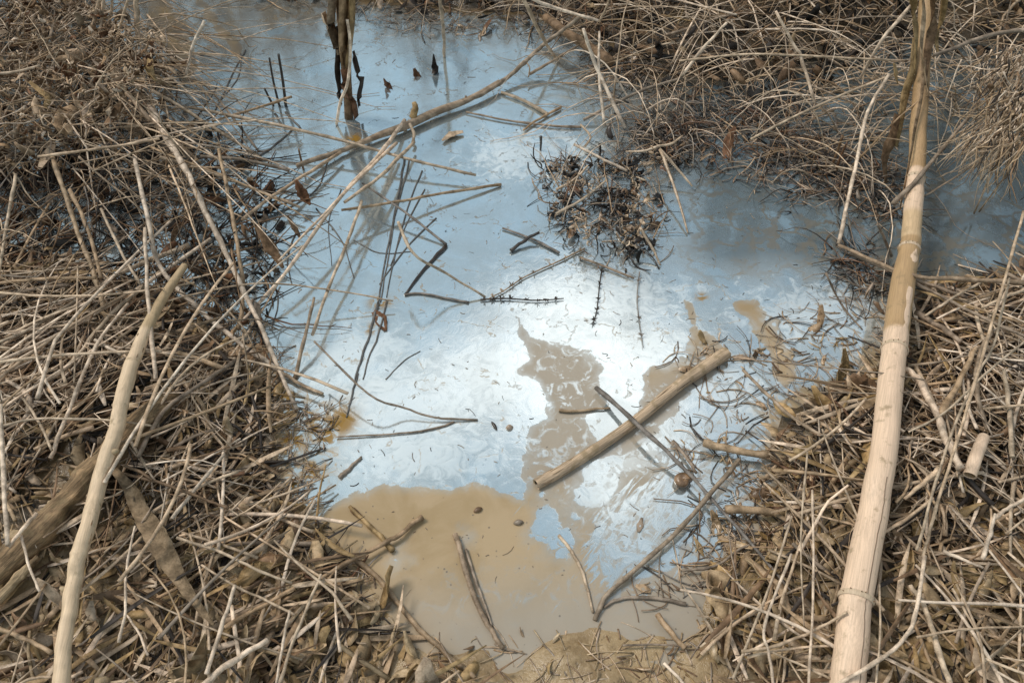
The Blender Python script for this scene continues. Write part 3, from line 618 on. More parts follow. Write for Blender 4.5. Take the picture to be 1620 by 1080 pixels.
# ------------------------------------------------------------------ thick pale cane on the right
def cane(name, label, cat, rows, nodes_at, split=None, mat=M_CANE, sides=22, rough=.05, ridge=0.0):
    """rows: (x, y, width px, height m, colour) from the near end; nodes_at: photo rows of the joints"""
    pts = [at(r[0], r[1], r[3]) for r in rows]; P = spline(pts, 14); n = len(P); rad, cols = [], []
    for i, p in enumerate(P):
        k = min(i / 14, len(rows) - 1.0001); a = int(k); t = k - a
        w = rows[a][2] * (1 - t) + rows[a + 1][2] * t; ca, cb = PAL[rows[a][4]], PAL[rows[a + 1][4]]
        q = min(1, max(0, (t - .5) * 6 + .5)); r = w * pxsize(p) / 2
        py = pix(p)[1]
        for y0 in nodes_at:
            d = (py - y0) / 3.2
            r *= 1 + .09 * math.exp(-d * d) - .04 * math.exp(-((py - y0 - 9) / 5) ** 2)
        rad.append(r * (1 + .015 * mnoise.noise(Vector((i * .3, 5, 1)))))
        v = 1 + rough * mnoise.noise(Vector((i * .25, 9, 0)))
        cols.append(tuple((ca[j] * (1 - q) + cb[j] * q) * v for j in range(3)))
        P[i] = p + Vector((mnoise.noise(Vector((i * .13, 2, 7))), 0, mnoise.noise(Vector((i * .13, 8, 7))))) * r * .12
    mb = MB(); mb.tube(P, rad, cols[0], sides, True, cols=cols)
    if ridge:
        for q in range(n * sides):
            i, k = divmod(q, sides); a_ = 2 * math.pi * k / sides; v_ = mnoise.noise(Vector((math.cos(a_) * 3.2, math.sin(a_) * 3.2, i * .09))) + .5 * mnoise.noise(Vector((math.cos(a_) * 8, math.sin(a_) * 8, i * .4)))
            mb.v[q] = P[i] + (mb.v[q] - P[i]) * (1 + ridge * v_); mb.c[q] = tuple(x * (1 + ridge * 2.2 * v_) for x in mb.c[q])
    o = mb.build(name, mat); tag(o, label, cat)
    return o, P, rad, cols
PAL['caneA'] = (.70, .50, .35); PAL['caneB'] = (.42, .27, .14); PAL['caneC'] = (.55, .38, .22); PAL['caneD'] = (.35, .22, .11)
cane_o, CP, CR, CC = cane('reed_cane', 'thick pale jointed cane lying upright along the right side of the pool', 'cane', [
    (1316, 1180, 58, .055, 'caneA'), (1340, 1080, 54, .06, 'caneA'), (1355, 947, 50, .065, 'caneA'), (1379, 820, 46, .07, 'caneA'), (1397, 720, 41, .075, 'caneA'),
    (1414, 560, 38, .08, 'caneA'), (1420, 510, 38, .08, 'caneB'), (1427, 455, 37, .08, 'caneB'), (1439, 395, 31, .08, 'caneB'), (1442, 365, 29, .085, 'caneC'), (1446, 315, 28, .09, 'caneA'),
    (1448, 288, 27, .095, 'caneA'), (1451, 255, 26, .10, 'caneB'), (1453, 200, 25, .12, 'caneB'), (1457, 140, 24, .15, 'caneD'), (1461, 80, 24, .19, 'caneD'), (1468, -10, 24, .26, 'caneD'), (1474, -60, 24, .30, 'caneD')], (947, 553, 395, 284))
def near(py): return min(range(len(CP)), key=lambda i: abs(pix(CP[i])[1] - py))
for y0 in (947, 553, 395, 284):                  # joint rings with their scar of rootlets
    i = near(y0); d = (CP[i + 1] - CP[i - 1]).normalized(); mb = MB()
    mb.tube([CP[i] + d * t for t in (-.0045, -.002, .001, .004)], [CR[i] * k for k in (.985, 1.03, 1.035, .985)], (.55, .41, .28), 22, False)
    for k in range(14):
        a = k / 14 * 6.28 + random.random() * .3; u = d.cross(Vector((0, 0, 1))).normalized(); w = d.cross(u)
        q = CP[i] + (u * math.cos(a) + w * math.sin(a)) * CR[i] * 1.02 + d * random.uniform(-.004, .004)
        mb.tube([q, q + (u * math.cos(a) + w * math.sin(a)) * .0022], [.0011, .0006], shade('brown'), 4)
    tag(mb.build('joint', M_CANE, cane_o))
def strip(i0, i1, ang0, ang1, wid, c, name, proud=.0007, mat=M_CANE, lab=None):   # a narrow band that follows the skin of the cane
    mb = MB(); base = 0; n = i1 - i0 + 1
    for j, i in enumerate(range(i0, i1 + 1)):
        d = (CP[min(i + 1, len(CP) - 1)] - CP[max(i - 1, 0)]).normalized(); u = d.cross(Vector((0, 0, 1))).normalized(); w = u.cross(d) if u.cross(d).z > 0 else d.cross(u)
        t = j / (n - 1); a = ang0 + (ang1 - ang0) * t + .05 * mnoise.noise(Vector((i * .7, 1, 4)))
        ww = wid(t) if callable(wid) else wid
        for s_ in (-1, -.4, .4, 1):
            b_ = a + s_ * ww / 2; mb.v.append(CP[i] + (u * math.sin(b_) + w * math.cos(b_)) * (CR[i] + (proud if abs(s_) < .9 else -.0003))); mb.c.append(PAL[c] if isinstance(c, str) else c)
    for j in range(n - 1):
        for k in range(3): a = j * 4 + k; mb.f.append((a, a + 1, a + 5, a + 4))
    o = mb.build(name, mat, cane_o)
    if lab: tag(o, lab)
strip(near(1100), near(760), .45, .33, .07, (.20, .13, .08), 'crack', .0006)
strip(near(548), near(462), .62, .50, lambda t: .5 + .35 * math.sin(t * 9) ** 2, 'caneA', 'peeled_skin', lab='pale bare strip where the brown sheath has peeled')
strip(near(425), near(402), .40, .5, lambda t: .2 + 1.1 * math.sin(min(1, t * 1.2) * 3.1) , 'caneA', 'peeled_skin', lab='pale bare patch under the branch')
# withered sheaths hanging round the top of the cane
def leaf(mb, pts, h, w, c, roll=0, twist=.6, cup=.3, sub=5):
    P = spline(lift(pts, h), sub); n = len(P); w = tuple(q * (1.25 if pts[0][1] > 140 else .95) for q in w)
    W = []
    for i in range(n):
        t = i / (n - 1); k = w[0] + (w[1] - w[0]) * min(1, t * 2) if t < .5 else w[1] + (w[2] - w[1]) * (t - .5) * 2
        W.append(max(k, .8) * pxsize(P[i]) * (1 + .25 * mnoise.noise(Vector((i * .9, w[1], 3)))))
    mb.ribbon(P, W, shade(c, .08), .0008, roll, twist, cup)
for c, pts, hh, w in (('ochre', [(1440,-30),(1447,20),(1450,70),(1447,118)], (.36,.28,.24,.18), (16,15,4)), ('brown', [(1475,-30),(1478,30),(1468,80),(1463,135)], (.36,.28,.22,.17), (18,17,4)),
        ('ochre', [(1497,-30),(1492,20),(1482,60),(1484,84)], (.34,.26,.2,.18), (16,10,4)), ('tan', [(1460,-30),(1462,20),(1458,70),(1465,120),(1470,150)], (.36,.3,.26,.2,.18), (9,9,4)),
        ('ochre', [(1448,60),(1444,110),(1432,150),(1424,200),(1418,232)], (.22,.18,.14,.10,.07), (10,14,6)), ('tan', [(1462,90),(1458,150),(1448,200),(1440,250),(1424,330)], (.21,.17,.14,.12,.07), (8,7,3)),
        ('brown', [(1420,180),(1412,215),(1400,250),(1402,290)], (.12,.09,.05,.01), (8,13,5)), ('ochre', [(1415,100),(1419,118),(1421,133)], (.24,.22,.2), (5,15,3))):
    mb = MB(); leaf(mb, pts, hh, w, c, roll=.3, twist=random.uniform(-.8, .8)); tag(mb.build('sheath', M_LEAF, cane_o))

# ------------------------------------------------------------------ curved pale stick and the half-rotten log on the left
PAL['stickA'] = (.63, .46, .30); PAL['stickB'] = (.45, .32, .185)
cs_, SP, SR, _c = cane('curved_stick', 'long smooth pale curved stick standing out on the left bank', 'stick', [
    (88, 1180, 27, .06, 'stickA'), (97, 1080, 26, .065, 'stickA'), (101, 1020, 24, .07, 'stickA'), (109, 970, 24, .072, 'stickA'), (117, 920, 24, .075, 'stickA'), (125, 876, 25, .08, 'stickA'),
    (140, 830, 24, .08, 'stickA'), (153, 777, 25, .085, 'stickA'), (170, 720, 25, .09, 'stickA'), (184, 678, 24, .09, 'stickA'), (192, 637, 23, .09, 'stickA'), (203, 593, 23, .09, 'stickA'),
    (221, 545, 21, .095, 'stickA'), (240, 503, 18, .10, 'stickB'), (262, 465, 15, .10, 'stickB'), (292, 420, 11, .10, 'stickB')], (876, 640), mat=M_BENT, sides=18, rough=.12, ridge=.07)
for k in range(9):                               # scraps of bark left on the skin
    i = random.randrange(3, len(SP) - 4); d = (SP[i + 1] - SP[i - 1]).normalized(); u = d.cross(Vector((0, 0, 1))).normalized(); w = u.cross(d)
    if w.z < 0: w = -w
    a_ = random.uniform(-1.4, 1.4); nn = u * math.sin(a_) + w * math.cos(a_); q = SP[i] + nn * SR[i]; s_ = random.uniform(.0008, .0020); mb = MB()
    mb.tube([q - d * s_ * random.uniform(2, 7), q + nn * .0003, q + d * s_ * random.uniform(2, 7)], [s_ * .2, s_ * .8, s_ * .2], shade(random.choice(('tan', 'brown', 'bark'))), 6); mb.build('bark_scrap', M_LEAF, cs_)
for i in (len(SP) // 4, len(SP) // 2 + 8):
    mb = MB(); q = SP[i]; s_ = 1 if i % 2 else -1; mb.tube([q, q + Vector((s_ * SR[i] * 1.0, 0, SR[i] * .3)), q + Vector((s_ * SR[i] * 1.45, .002, SR[i] * .5))], [SR[i] * .5, SR[i] * .42, SR[i] * .2], (.40, .29, .17), 10); mb.build('knot', M_BENT, cs_)
lg, LP, LR_, LC_ = cane('rotten_log', 'thick half rotten brown log lying under the curved pale stick', 'log', [
    (-80, 975, 46, .025, 'log'), (-8, 905, 44, .03, 'log'), (60, 845, 44, .034, 'log'), (110, 790, 42, .036, 'log'), (165, 730, 44, .038, 'log'), (225, 668, 42, .036, 'log'), (272, 628, 34, .02, 'log')], (760,), mat=M_LOG, sides=30, rough=.4, ridge=.30)
cane('split_stick', 'pale brown split stick lying below the rotten log at the left edge', 'stick', [
    (-40, 985, 15, .03, 'stickB'), (0, 945, 15, .035, 'stickB'), (30, 912, 15, .035, 'stickB'), (60, 880, 10, .035, 'log')], (910,), mat=M_LOG, sides=16, rough=.3, ridge=.3)
for pts, w in (([(30,858),(80,812),(120,772)], 3), ([(140,768),(190,712),(240,662)], 3), ([(60,838),(90,806)], 2.5)):
    stem_mb(pts, .045, w, w * .6, 'brown').build('bark_strip', M_LEAF, lg)

# ------------------------------------------------------------------ thick broken stick crossed by the dark twig
def hollow_stick(name, label, rows, c, cin, wall=.68, mat=M_STRAW, cat='stick'):
    pts = [at(x, y, h) for x, y, w, h in rows]; P = spline(pts, 10); mb = MB(); n = len(P); rad = []; cols = []
    for i, p in enumerate(P):
        k = min(i / 10, len(rows) - 1.0001); a = int(k); w = rows[a][2] + (rows[a + 1][2] - rows[a][2]) * (k - a)
        rad.append(w * pxsize(p) / 2 * (1 + .05 * mnoise.noise(Vector((i * .5, 3, 3))))); v = 1 + .28 * mnoise.noise(Vector((i * .22, 4, 1))); cols.append(tuple(x * v for x in PAL[c]))
    mb.tube(P, rad, None, 16, False, cols=cols)
    o = mb.build(name, mat); tag(o, label, cat)
    m2 = MB(); d = (P[1] - P[0]).normalized()
    m2.tube([P[0], P[0] + d * .001], [rad[0] * 1.0, rad[0] * wall], PAL[c], 16, False)       # wall of the cut end, then the dark bore
    m2.tube([P[0] + d * .001, P[0] + d * .02], [rad[0] * wall, rad[0] * wall], PAL[cin], 16, False)
    m2.tube([P[0] + d * .02, P[0] + d * .021], [rad[0] * wall, .0003], PAL[cin], 16, True); m2.build('hollow_end', mat, o)
    m3 = MB(); m3.tube([P[-1], P[-1] + (P[-1] - P[-2]).normalized() * .003], [rad[-1], rad[-1] * .6], PAL[c], 16, True); m3.build('broken_end', mat, o)
    return o, P, rad
hs, HP, HR = hollow_stick('hollow_stick', 'thick hollow broken stick lying diagonally across the pool under the dark twig',
    [(848,766,19,.006), (890,743,18,.007), (950,705,17,.008), (1010,662,17,.010), (1070,612,18,.012), (1120,577,20,.013), (1149,558,21,.014)], 'straw', 'black', mat=M_POOLSTICK)
for k in range(10):
    i = random.randrange(2, len(HP) - 6); d = (HP[i + 1] - HP[i]).normalized(); u = d.cross(Vector((0, 0, 1))).normalized(); a = random.uniform(-1.2, 1.2)
    q = lambda j: HP[j] + (u * math.sin(a) + Vector((0, 0, 1)) * math.cos(a)) * HR[j] * 1.0
    mb = MB(); mb.tube([q(i), q(i + 2), q(i + 4)], [.0004, .0008, .0003], shade(random.choice(('brown', 'dark', 'tan'))), 4); mb.build('bark_scrap', M_LEAF, hs)
hollow_stick('cane_offcut', 'short pale cut piece of cane with an open end on the right bank', [(1534,752,21,.06), (1544,722,20,.065), (1556,692,18,.06)], 'caneA', 'tan', .8, M_CANE, 'cane piece')

# ------------------------------------------------------------------ forked branch
mb = stem_mb([(470,262),(540,238),(585,220),(623,205),(673,184),(720,167),(773,143),(815,113),(853,77),(885,52),(916,28)],
             (.03,.012,.012,.014,.016,.016,.018,.026,.05,.08,.11), 8, 6, 'bark', sides=12, sub=8, wob=.3)
mb2 = MB()
P = spline(lift([(560,232),(600,214),(640,200),(690,177),(740,158),(790,130)], (.010,.013,.014,.015,.016,.02)), 8); n = len(P)
mb.tube(P, [(7 + 6 * math.sin(min(1, i / (n - 1) * 1.15) * 2.9)) * pxsize(P[i]) / 2 for i in range(n)], shade('bark', .02), 12)
br = mb.build('forked_branch', M_STRAW); tag(br, 'long forked branch lying over the upper pool with a knot of pale straws', 'branch')
stem_mb([(838,118),(868,100),(905,78),(930,62)], (.02,.03,.04,.05), 5, 3, 'bark').build('side_shoot', M_STRAW, br)
stem_mb([(652,186),(657,172),(655,162)], (.02,.035,.045), 13, 7, 'ochre', nodes=False).build('stub', M_LEAF, br)
stem_mb([(648,196),(655,212),(653,226)], (.03,.02,.012), 5, 5, 'straw').build('side_shoot', M_STRAW, br)
stem_mb([(836,122),(838,108),(834,100)], (.02,.03,.035), 2.5, 2, 'bark').build('side_shoot', M_STRAW, br)
stem_mb([(735,160),(737,152)], (.018,.026), 3, 3, 'brown').build('side_shoot', M_STRAW, br)

# ------------------------------------------------------------------ dead reed stump standing at the top
def vert(base, py):                              # height of the point seen at row py straight above a base point
    d = ray(base[0], py); b = at(base[0], base[1]); t = b.y / d.y; return CAM_H + d.z * t, t
def upright(x, y0, y1, w0, w1, c, name, label, cat=None, parent=None, lean=0, group=None, mat=None):
    b = at(x, y0); z, t = vert((x, y0), y1); top = Vector((b.x + lean, b.y, z)); mid = b.lerp(top, .5) + Vector((random.uniform(-1, 1), 0, 0)) * .004
    P = spline([b + Vector((0, 0, -.004)), mid, top], 5); n = len(P); mb = MB()
    mb.tube(P, [(w0 + (w1 - w0) * i / (n - 1)) * pxsize(P[i]) / 2 for i in range(n)], shade(c, .05), 7)
    o = mb.build(name, mat or M_WET, parent)
    return o if parent else tag(o, label, cat, group)
root = bpy.data.objects.new('reed_stump', None); col.objects.link(root); b0 = at(556, 186); root.location = b0
tag(root, 'ragged dead reed stump in torn brown sheaths rising from the upper pool', 'reed stump')
hz, _ = vert((556, 186), -40)
def stump_pt(px, py):                            # a point of the stump seen at that pixel, on the upright plane through its foot
    d = ray(px, py); t = b0.y / d.y; return Vector((d.x * t, b0.y, CAM_H + d.z * t))
for nm, pts, w, c, dy in (('stem', [(552,190),(550,140),(545,80),(540,20),(536,-30)], (14,14,16,16,15), 'brown', 0),
        ('sheath', [(541,-30),(538,20),(537,60),(541,98)], (26,24,22,8), 'tan', -.014), ('sheath', [(528,-30),(524,25),(534,60),(537,78)], (18,16,14,5), 'bark', -.02),
        ('sheath', [(552,-30),(553,20),(549,62),(546,90),(548,120)], (14,18,18,12,4), 'ochre', -.012), ('sheath', [(532,40),(533,80),(531,110),(537,150),(541,168)], (10,14,12,9,3), 'dark', .004),
        ('sheath', [(560,84),(566,110),(570,128),(566,150),(569,172)], (5,11,9,10,5), 'dark', .006), ('sheath', [(543,100),(547,130),(556,150),(560,180)], (16,14,12,14), 'rust', -.01),
        ('sheath', [(516,10),(520,22),(522,30)], (9,11,3), 'straw', -.03)):
    P = spline([stump_pt(x, y) + Vector((0, dy, 0)) for x, y in pts], 4); n = len(P)
    W = [(1.0 if nm == 'stem' else 1.5) * w[min(int(i / (n - 1) * (len(w) - 1) + .5), len(w) - 1)] * pxsize(P[i]) * (1 + .2 * mnoise.noise(Vector((i, w[0], 1)))) for i in range(n)]
    mb = MB()
    if nm == 'stem': mb.tube(P, [q / 2 for q in W], shade(c, .05), 10)
    else: mb.ribbon(P, W, shade(c, .08), .001, random.uniform(-.3, .3) + math.pi / 2 * 0, random.uniform(-.5, .5), .35)
    mb.build(nm, M_LEAF, root)
P = spline([stump_pt(x, y) + Vector((0, -.03, 0)) for x, y in [(552,20),(556,50),(556,90),(551,125),(541,150),(535,185)]], 5)
tag((lambda m_: (m_.tube(P, [.0035] * len(P), shade('cream'), 8), m_)[1])(MB()).build('dry_stalk', M_STRAW), 'pale curved straw hanging in front of the ragged reed stump', 'dry stalk', 'dry stalks and twigs around the pool')

# ------------------------------------------------------------------ stubs standing in the water
for lab, x, y0, y1, w, ln in (('left and shortest of three dark stubs by the top left water', 433, 167, 140, 4, -.012), ('middle one of three dark stubs in the top left water', 442, 168, 92, 4, .004),
        ('right and tallest of three dark stubs in the top left water', 452, 168, 86, 5, .012)):
    upright(x, y0, y1, w, w * .8, 'dark', 'stub', lab, 'stub', lean=ln, group='dark stubs in the upper pool')
upright(480, 268, 236, 4, 3, 'brown', 'stub', 'thin brown stub standing above the hanging leaf', 'stub', group='dark stubs in the upper pool')
upright(946, 255, 228, 4, 5, 'dark', 'stub', 'dark stub standing just above the dead weed clump', 'stub', group='dark stubs in the upper pool')
upright(855, 238, 216, 3, 5, 'dark', 'stub', 'small knobbed stub standing alone in the white film', 'stub', group='dark stubs in the upper pool')
upright(1316, 262, 215, 4, 5, 'brown', 'stub', 'brown stub among the grass roots in the upper right water', 'stub', group='dark stubs in the upper pool')
upright(1322, 275, 225, 5, 3, 'rust', 'stub', 'rusty stub right beside the brown one in the upper right water', 'stub', group='dark stubs in the upper pool')

# ------------------------------------------------------------------ single dead leaves
LEAVES = [
 ('fallen_leaf_blade', 'wide brown fallen leaf blade slanting across the left bank', 'leaf blade', 'log', [(180,742),(205,772),(222,808),(245,845),(272,895),(300,940),(338,988)], .055, (8, 30, 4), .15),
 ('dead_leaf', 'brown leaf hanging from a straw above the blue water', 'leaf', 'rust', [(468,284),(475,300),(484,314),(491,324)], (.06,.045,.03,.02), (4, 15, 3), .5),
 ('dead_leaf', 'long brown leaf hanging at the left shore above the water', 'leaf', 'brown', [(405,357),(420,380),(435,402),(448,424)], (.08,.06,.04,.02), (5, 17, 4), .4),
 ('dead_leaf', 'small dark leaf hanging right of the long brown one', 'leaf', 'brown', [(455,342),(466,360),(476,378)], (.05,.03,.015), (3, 9, 3), .4),
 ('dead_leaf', 'ochre leaf standing in the shallows left of the cane', 'leaf', 'ochre', [(1336,550),(1338,575),(1331,595),(1328,612)], (.05,.035,.02,.005), (4, 15, 4), .9),
 ('dead_leaf', 'narrow tan leaf standing in the film left of the cane', 'leaf', 'tan', [(1299,482),(1299,500),(1296,518)], (.03,.015,.0), (5, 9, 7), .4),
 ('dead_leaf', 'brown leaf curled over the shore below the ochre leaf', 'leaf', 'log', [(1352,648),(1370,640),(1390,630)], (.03,.04,.05), (6, 13, 4), .4),
 ('dead_leaf', 'drowned brown leaf where the steep straws end in the pool', 'leaf', 'rust', [(590,492),(600,500),(605,512),(610,522)], .004, (6, 16, 4), .3),
 ('dead_leaf', 'dark pointed leaf standing in the upper pool', 'leaf', 'dark', [(686,86),(687,108),(684,118)], (.05,.015,.0), (2, 12, 6), .9),
 ('dead_leaf', 'rusty leaf base beside the dark pointed leaf', 'leaf', 'rust', [(655,108),(659,118),(664,124)], (.02,.008,.0), (4, 12, 10), .6),
 ('dead_leaf', 'small curled leaf standing in the water left of the rusty leaf', 'leaf', 'rust', [(608,124),(614,134),(620,145)], (.03,.01,.0), (3, 12, 6), .6),
 ('dead_leaf', 'tan leaf sticking up beside the three forked reflections', 'leaf', 'brown', [(553,800),(560,808),(575,822)], .004, (3, 8, 5), .4),
 ('dead_leaf', 'pale curled leaf lying on the white film beneath the branch', 'leaf', 'straw', [(700,222),(715,212),(733,208)], .008, (4, 12, 5), .3),
 ('dead_leaf', 'pale blade lying on the film at the right end of the pool', 'leaf', 'dull', [(1160,566),(1175,565),(1192,568)], .003, (3, 9, 4), .2),
 ('dead_leaf', 'rust brown leaf rising from the water in the upper right', 'leaf', 'rust', [(1163,200),(1155,215),(1150,238),(1148,255)], (.05,.035,.015,.0), (4, 13, 7), .5),
 ('dead_leaf', 'pale curved leaf on the bank below the crossed twig end', 'leaf', 'mud', [(1285,850),(1305,850),(1320,860)], .04, (8, 14, 5), .3),
 ('dead_leaf', 'small oval leaf afloat in the streaked film', 'leaf', 'dull', [(1016,818),(1013,830),(1010,840)], .003, (3, 9, 4), .3),
 ('dead_leaf', 'oval leaf half sunk near the foot of the bent brown stick', 'leaf', 'tan', [(1006,925),(1018,930),(1030,935)], .003, (4, 12, 5), .3)]
for nm, lab, cat, c, pts, hh, w, cup in LEAVES:
    mb = MB(); leaf(mb, pts, hh, w, c, roll=random.uniform(-.2, .2), twist=random.uniform(-.4, .6), cup=cup); tag(mb.build(nm, M_LEAF), lab, cat, 'dead leaves around the pool' if nm == 'dead_leaf' else None)

# ------------------------------------------------------------------ brown pond snail and seeds
def snail(px, py, r_px, name, label, c):
    p = at(px, py, 0); r = r_px * pxsize(p); mb = MB(); P = []; rad = []; cols = []
    for i in range(70):                          # shell: one tube wound in a tightening spiral
        t = i / 69; a = t * 2.6 * 2 * math.pi; q = (1 - t) ** 1.3
        P.append(p + Vector((math.cos(a) * r * .52 * q, math.sin(a) * r * .52 * q, r * (.62 + .55 * t)))); rad.append(r * (.60 * q + .10)); v = 1 + .25 * math.sin(t * 40); cols.append(tuple(x * v for x in PAL[c]))
    mb.tube(P, rad, None, 14, True, cols=cols); o = mb.build(name, M_WET); tag(o, label, 'snail')
snail(1078, 766, 14, 'pond_snail', 'round brown snail shell beside the crossing of the two dark twigs', 'brown')
snail(1303, 892, 10, 'pond_snail', 'tan snail shell in the mud left of the cane', 'ochre')
def seedpod(px, py, w, l, ang, c, label):
    p = at(px, py, 0); k = pxsize(p); mb = MB(); d = Vector((math.cos(ang), math.sin(ang), 0)); P = [p + d * (l * k * (t - .5)) + Vector((0, 0, .002)) for t in np.linspace(0, 1, 9)]
    mb.tube(P, [max(.0003, w * k / 2 * math.sin(math.pi * (.06 + .88 * t))) for t in np.linspace(0, 1, 9)], shade(c), 10); tag(mb.build('seed_pod', M_WET), label, 'seed pod')
seedpod(756, 807, 9, 15, .5, 'brown', 'small brown pod afloat in the tan muddy water'); seedpod(820, 827, 10, 16, .2, 'dull', 'grey pod afloat beside the blue film patch')
seedpod(782, 674, 6, 18, 2.1, 'dark', 'dark seed pod standing in the pale film at the centre'); seedpod(806, 677, 10, 12, .2, 'dull', 'round grey seed afloat right of the dark pod')

# ------------------------------------------------------------------ burred weed stems lying on the film
def burred(name, label, pts, w, burs, c='dull'):
    mb = stem_mb(pts, .004, w, w * .6, c, nodes=False); P = spline(lift(pts, .004), 6)
    for k in range(burs):
        q = P[int((k + .5) / burs * (len(P) - 1))]
        for j in range(7):
            a = random.random() * 6.28; e = q + Vector((math.cos(a), math.sin(a), random.uniform(.1, .9))) * random.uniform(.003, .008); mb.tube([q, q.lerp(e, .5) + Vector((0, 0, .001)), e], [.0012, .0013, .0005], shade(c, .3), 4)
    tag(mb.build(name, M_STRAW), label, 'weed stem')
burred('weed_stem', 'burred weed stem slanting from the dead clump to the pool centre', [(925,393),(880,415),(830,438),(800,458),(770,474)], 3, 8, 'bark')
burred('weed_stem', 'dark burred weed stem lying level at the pool centre', [(760,474),(800,472),(850,475),(892,472)], 3, 8, 'dark')
burred('weed_stem', 'burred weed stem hanging straight down below the dead clump', [(952,425),(948,455),(944,490),(937,514)], 2.5, 5, 'dark')
burred('weed_stem', 'faint burred weed stem right of the hanging one', [(1012,430),(1008,470),(1012,510),(1018,550)], 2, 4, 'grey')

# ------------------------------------------------------------------ masses nobody could count
def inpoly(x, y, P):
    c = False; n = len(P)
    for i in range(n):
        x1, y1 = P[i]; x2, y2 = P[(i + 1) % n]
        if (y1 > y) != (y2 > y) and x < (x2 - x1) * (y - y1) / (y2 - y1) + x1: c = not c
    return c
def scatter(poly, n):
    W = [flat(x, y) for x, y in poly]; xs = [p.x for p in W]; ys = [p.y for p in W]; Q = [(p.x, p.y) for p in W]; out = []
    while len(out) < n:
        x, y = random.uniform(min(xs), max(xs)), random.uniform(min(ys), max(ys))
        if inpoly(x, y, Q): out.append((x, y))
    return out
LIT = [('pale', .30), ('straw', .32), ('tan', .17), ('dull', .10), ('bark', .08), ('brown', .10), ('dark', .07)]
def pick(tab):
    r = random.random() * sum(w for _, w in tab)
    for c, w in tab:
        r -= w
        if r <= 0: return c
    return tab[0][0]
def straw_into(mb, x, y, z0, z1, ln, r, ang, c, bend=.12, segs=4, sides=5):
    a = Vector((math.cos(ang), math.sin(ang), 0)); P = []; s = Vector((-a.y, a.x, 0)); b = random.gauss(0, bend); kink = random.random() < .25; kk = random.uniform(.3, .7); ka = random.gauss(0, .35)
    for i in range(segs + 1):
        t = i / segs; q = Vector((x, y, 0)) + a * (ln * (t - .5)) + s * (b * ln * (t - .5) ** 2 * 2)
        if kink and t > kk: q += s * (ka * ln * (t - kk))
        P.append(q)
    g0, g1 = surf(P[0].x, P[0].y) + z0, surf(P[-1].x, P[-1].y) + z1; gm = surf(P[segs // 2].x, P[segs // 2].y) + .5 * (z0 + z1)
    lift_ = max(0, gm - .5 * (g0 + g1)) * .6
    for i in range(segs + 1):
        t = i / segs; P[i].z = g0 + (g1 - g0) * t + lift_ * 4 * t * (1 - t)
    taper = random.uniform(.45, .95); cc = shade(c, .22)
    mb.tube(P, [r * (1 + (taper - 1) * i / segs) for i in range(segs + 1)], cc, sides, True, ell=random.uniform(.55, 1))
    return P
def chip_into(mb, x, y, z, size, c):                 # crumpled scrap of leaf or mud-caked sheath
    a = random.random() * 6.28; d = Vector((math.cos(a), math.sin(a), random.uniform(-.25, .25))); n = 4; g = surf(x, y) + z; P = []
    cu = random.uniform(-1.5, 1.5)
    p = Vector((x, y, g))
    for i in range(n + 1):
        P.append(p.copy()); d.rotate(Euler((random.gauss(0, .25), random.gauss(0, .3), cu / n))); p = p + d * size / n
    w = size * (random.uniform(.2, .55) if size > .03 else random.uniform(.10, .26))
    mb.ribbon(P, [w * k * random.uniform(.7, 1.2) for k in (.35, .9, 1, .8, .3)], shade(c, .25), .0007, random.uniform(-.7, .7), random.uniform(-1.4, 1.4), random.uniform(-.3, .5))

LEFT = [(-120,380),(0,380),(200,440),(330,520),(420,600),(440,680),(425,740),(445,810),(520,870),(575,930),(640,1005),(745,1085),(760,1200),(-120,1200)]
RIGHT = [(1460,455),(1720,420),(1720,1200),(1120,1200),(1190,1060),(1120,1000),(1150,925),(1215,880),(1250,790),(1215,710),(1275,655),(1365,605),(1430,560)]
TOP = [(540,-160),(540,-20),(640,8),(800,20),(930,45),(1010,95),(1100,115),(1250,100),(1420,60),(1740,60),(1740,-160)]
def flow(x, y):
    return float(fbm(np.array([x]), np.array([y]), 4.5, 2, 77)[0]) * 9.0 + random.gauss(0, .35)
def bias(kind, x=None, y=None):
    r = random.random()
    if x is not None and random.random() < .45: return flow(x, y)
    if kind == 'L': return random.gauss(.75, .5) if r < .5 else random.random() * math.pi
    return random.random() * math.pi
n_loose = 0
KEEP = [([(0,905),(60,845),(110,790),(165,730),(225,668),(272,628)], 24), ([(180,742),(205,772),(222,808),(245,845),(272,895),(300,940)], 16), ([(0,945),(60,880)], 10),
        ([(1180,884),(1227,920),(1267,1007)], 9), ([(1147,805),(1213,809),(1264,834)], 9), ([(1113,702),(1218,719)], 9), ([(1534,752),(1556,692)], 14)]
CANES = [[(97,1080),(125,876),(192,637),(240,503),(290,420)], [(1340,1080),(1397,720),(1427,455),(1450,280)]]
def near_cane(px, py):
    for P in CANES:
        for (x1, y1), (x2, y2) in zip(P, P[1:]):
            ex, ey = x2 - x1, y2 - y1; t = min(1, max(0, ((px - x1) * ex + (py - y1) * ey) / (ex * ex + ey * ey)))
            if math.hypot(px - x1 - ex * t, py - y1 - ey * t) < 62: return True
    return False
def kept(px, py):                                # things that lie on top of the mat stay uncovered
    for P, r in KEEP:
        for (x1, y1), (x2, y2) in zip(P, P[1:]):
            ex, ey = x2 - x1, y2 - y1; t = min(1, max(0, ((px - x1) * ex + (py - y1) * ey) / (ex * ex + ey * ey)))
            if math.hypot(px - x1 - ex * t, py - y1 - ey * t) < r: return True
    return False
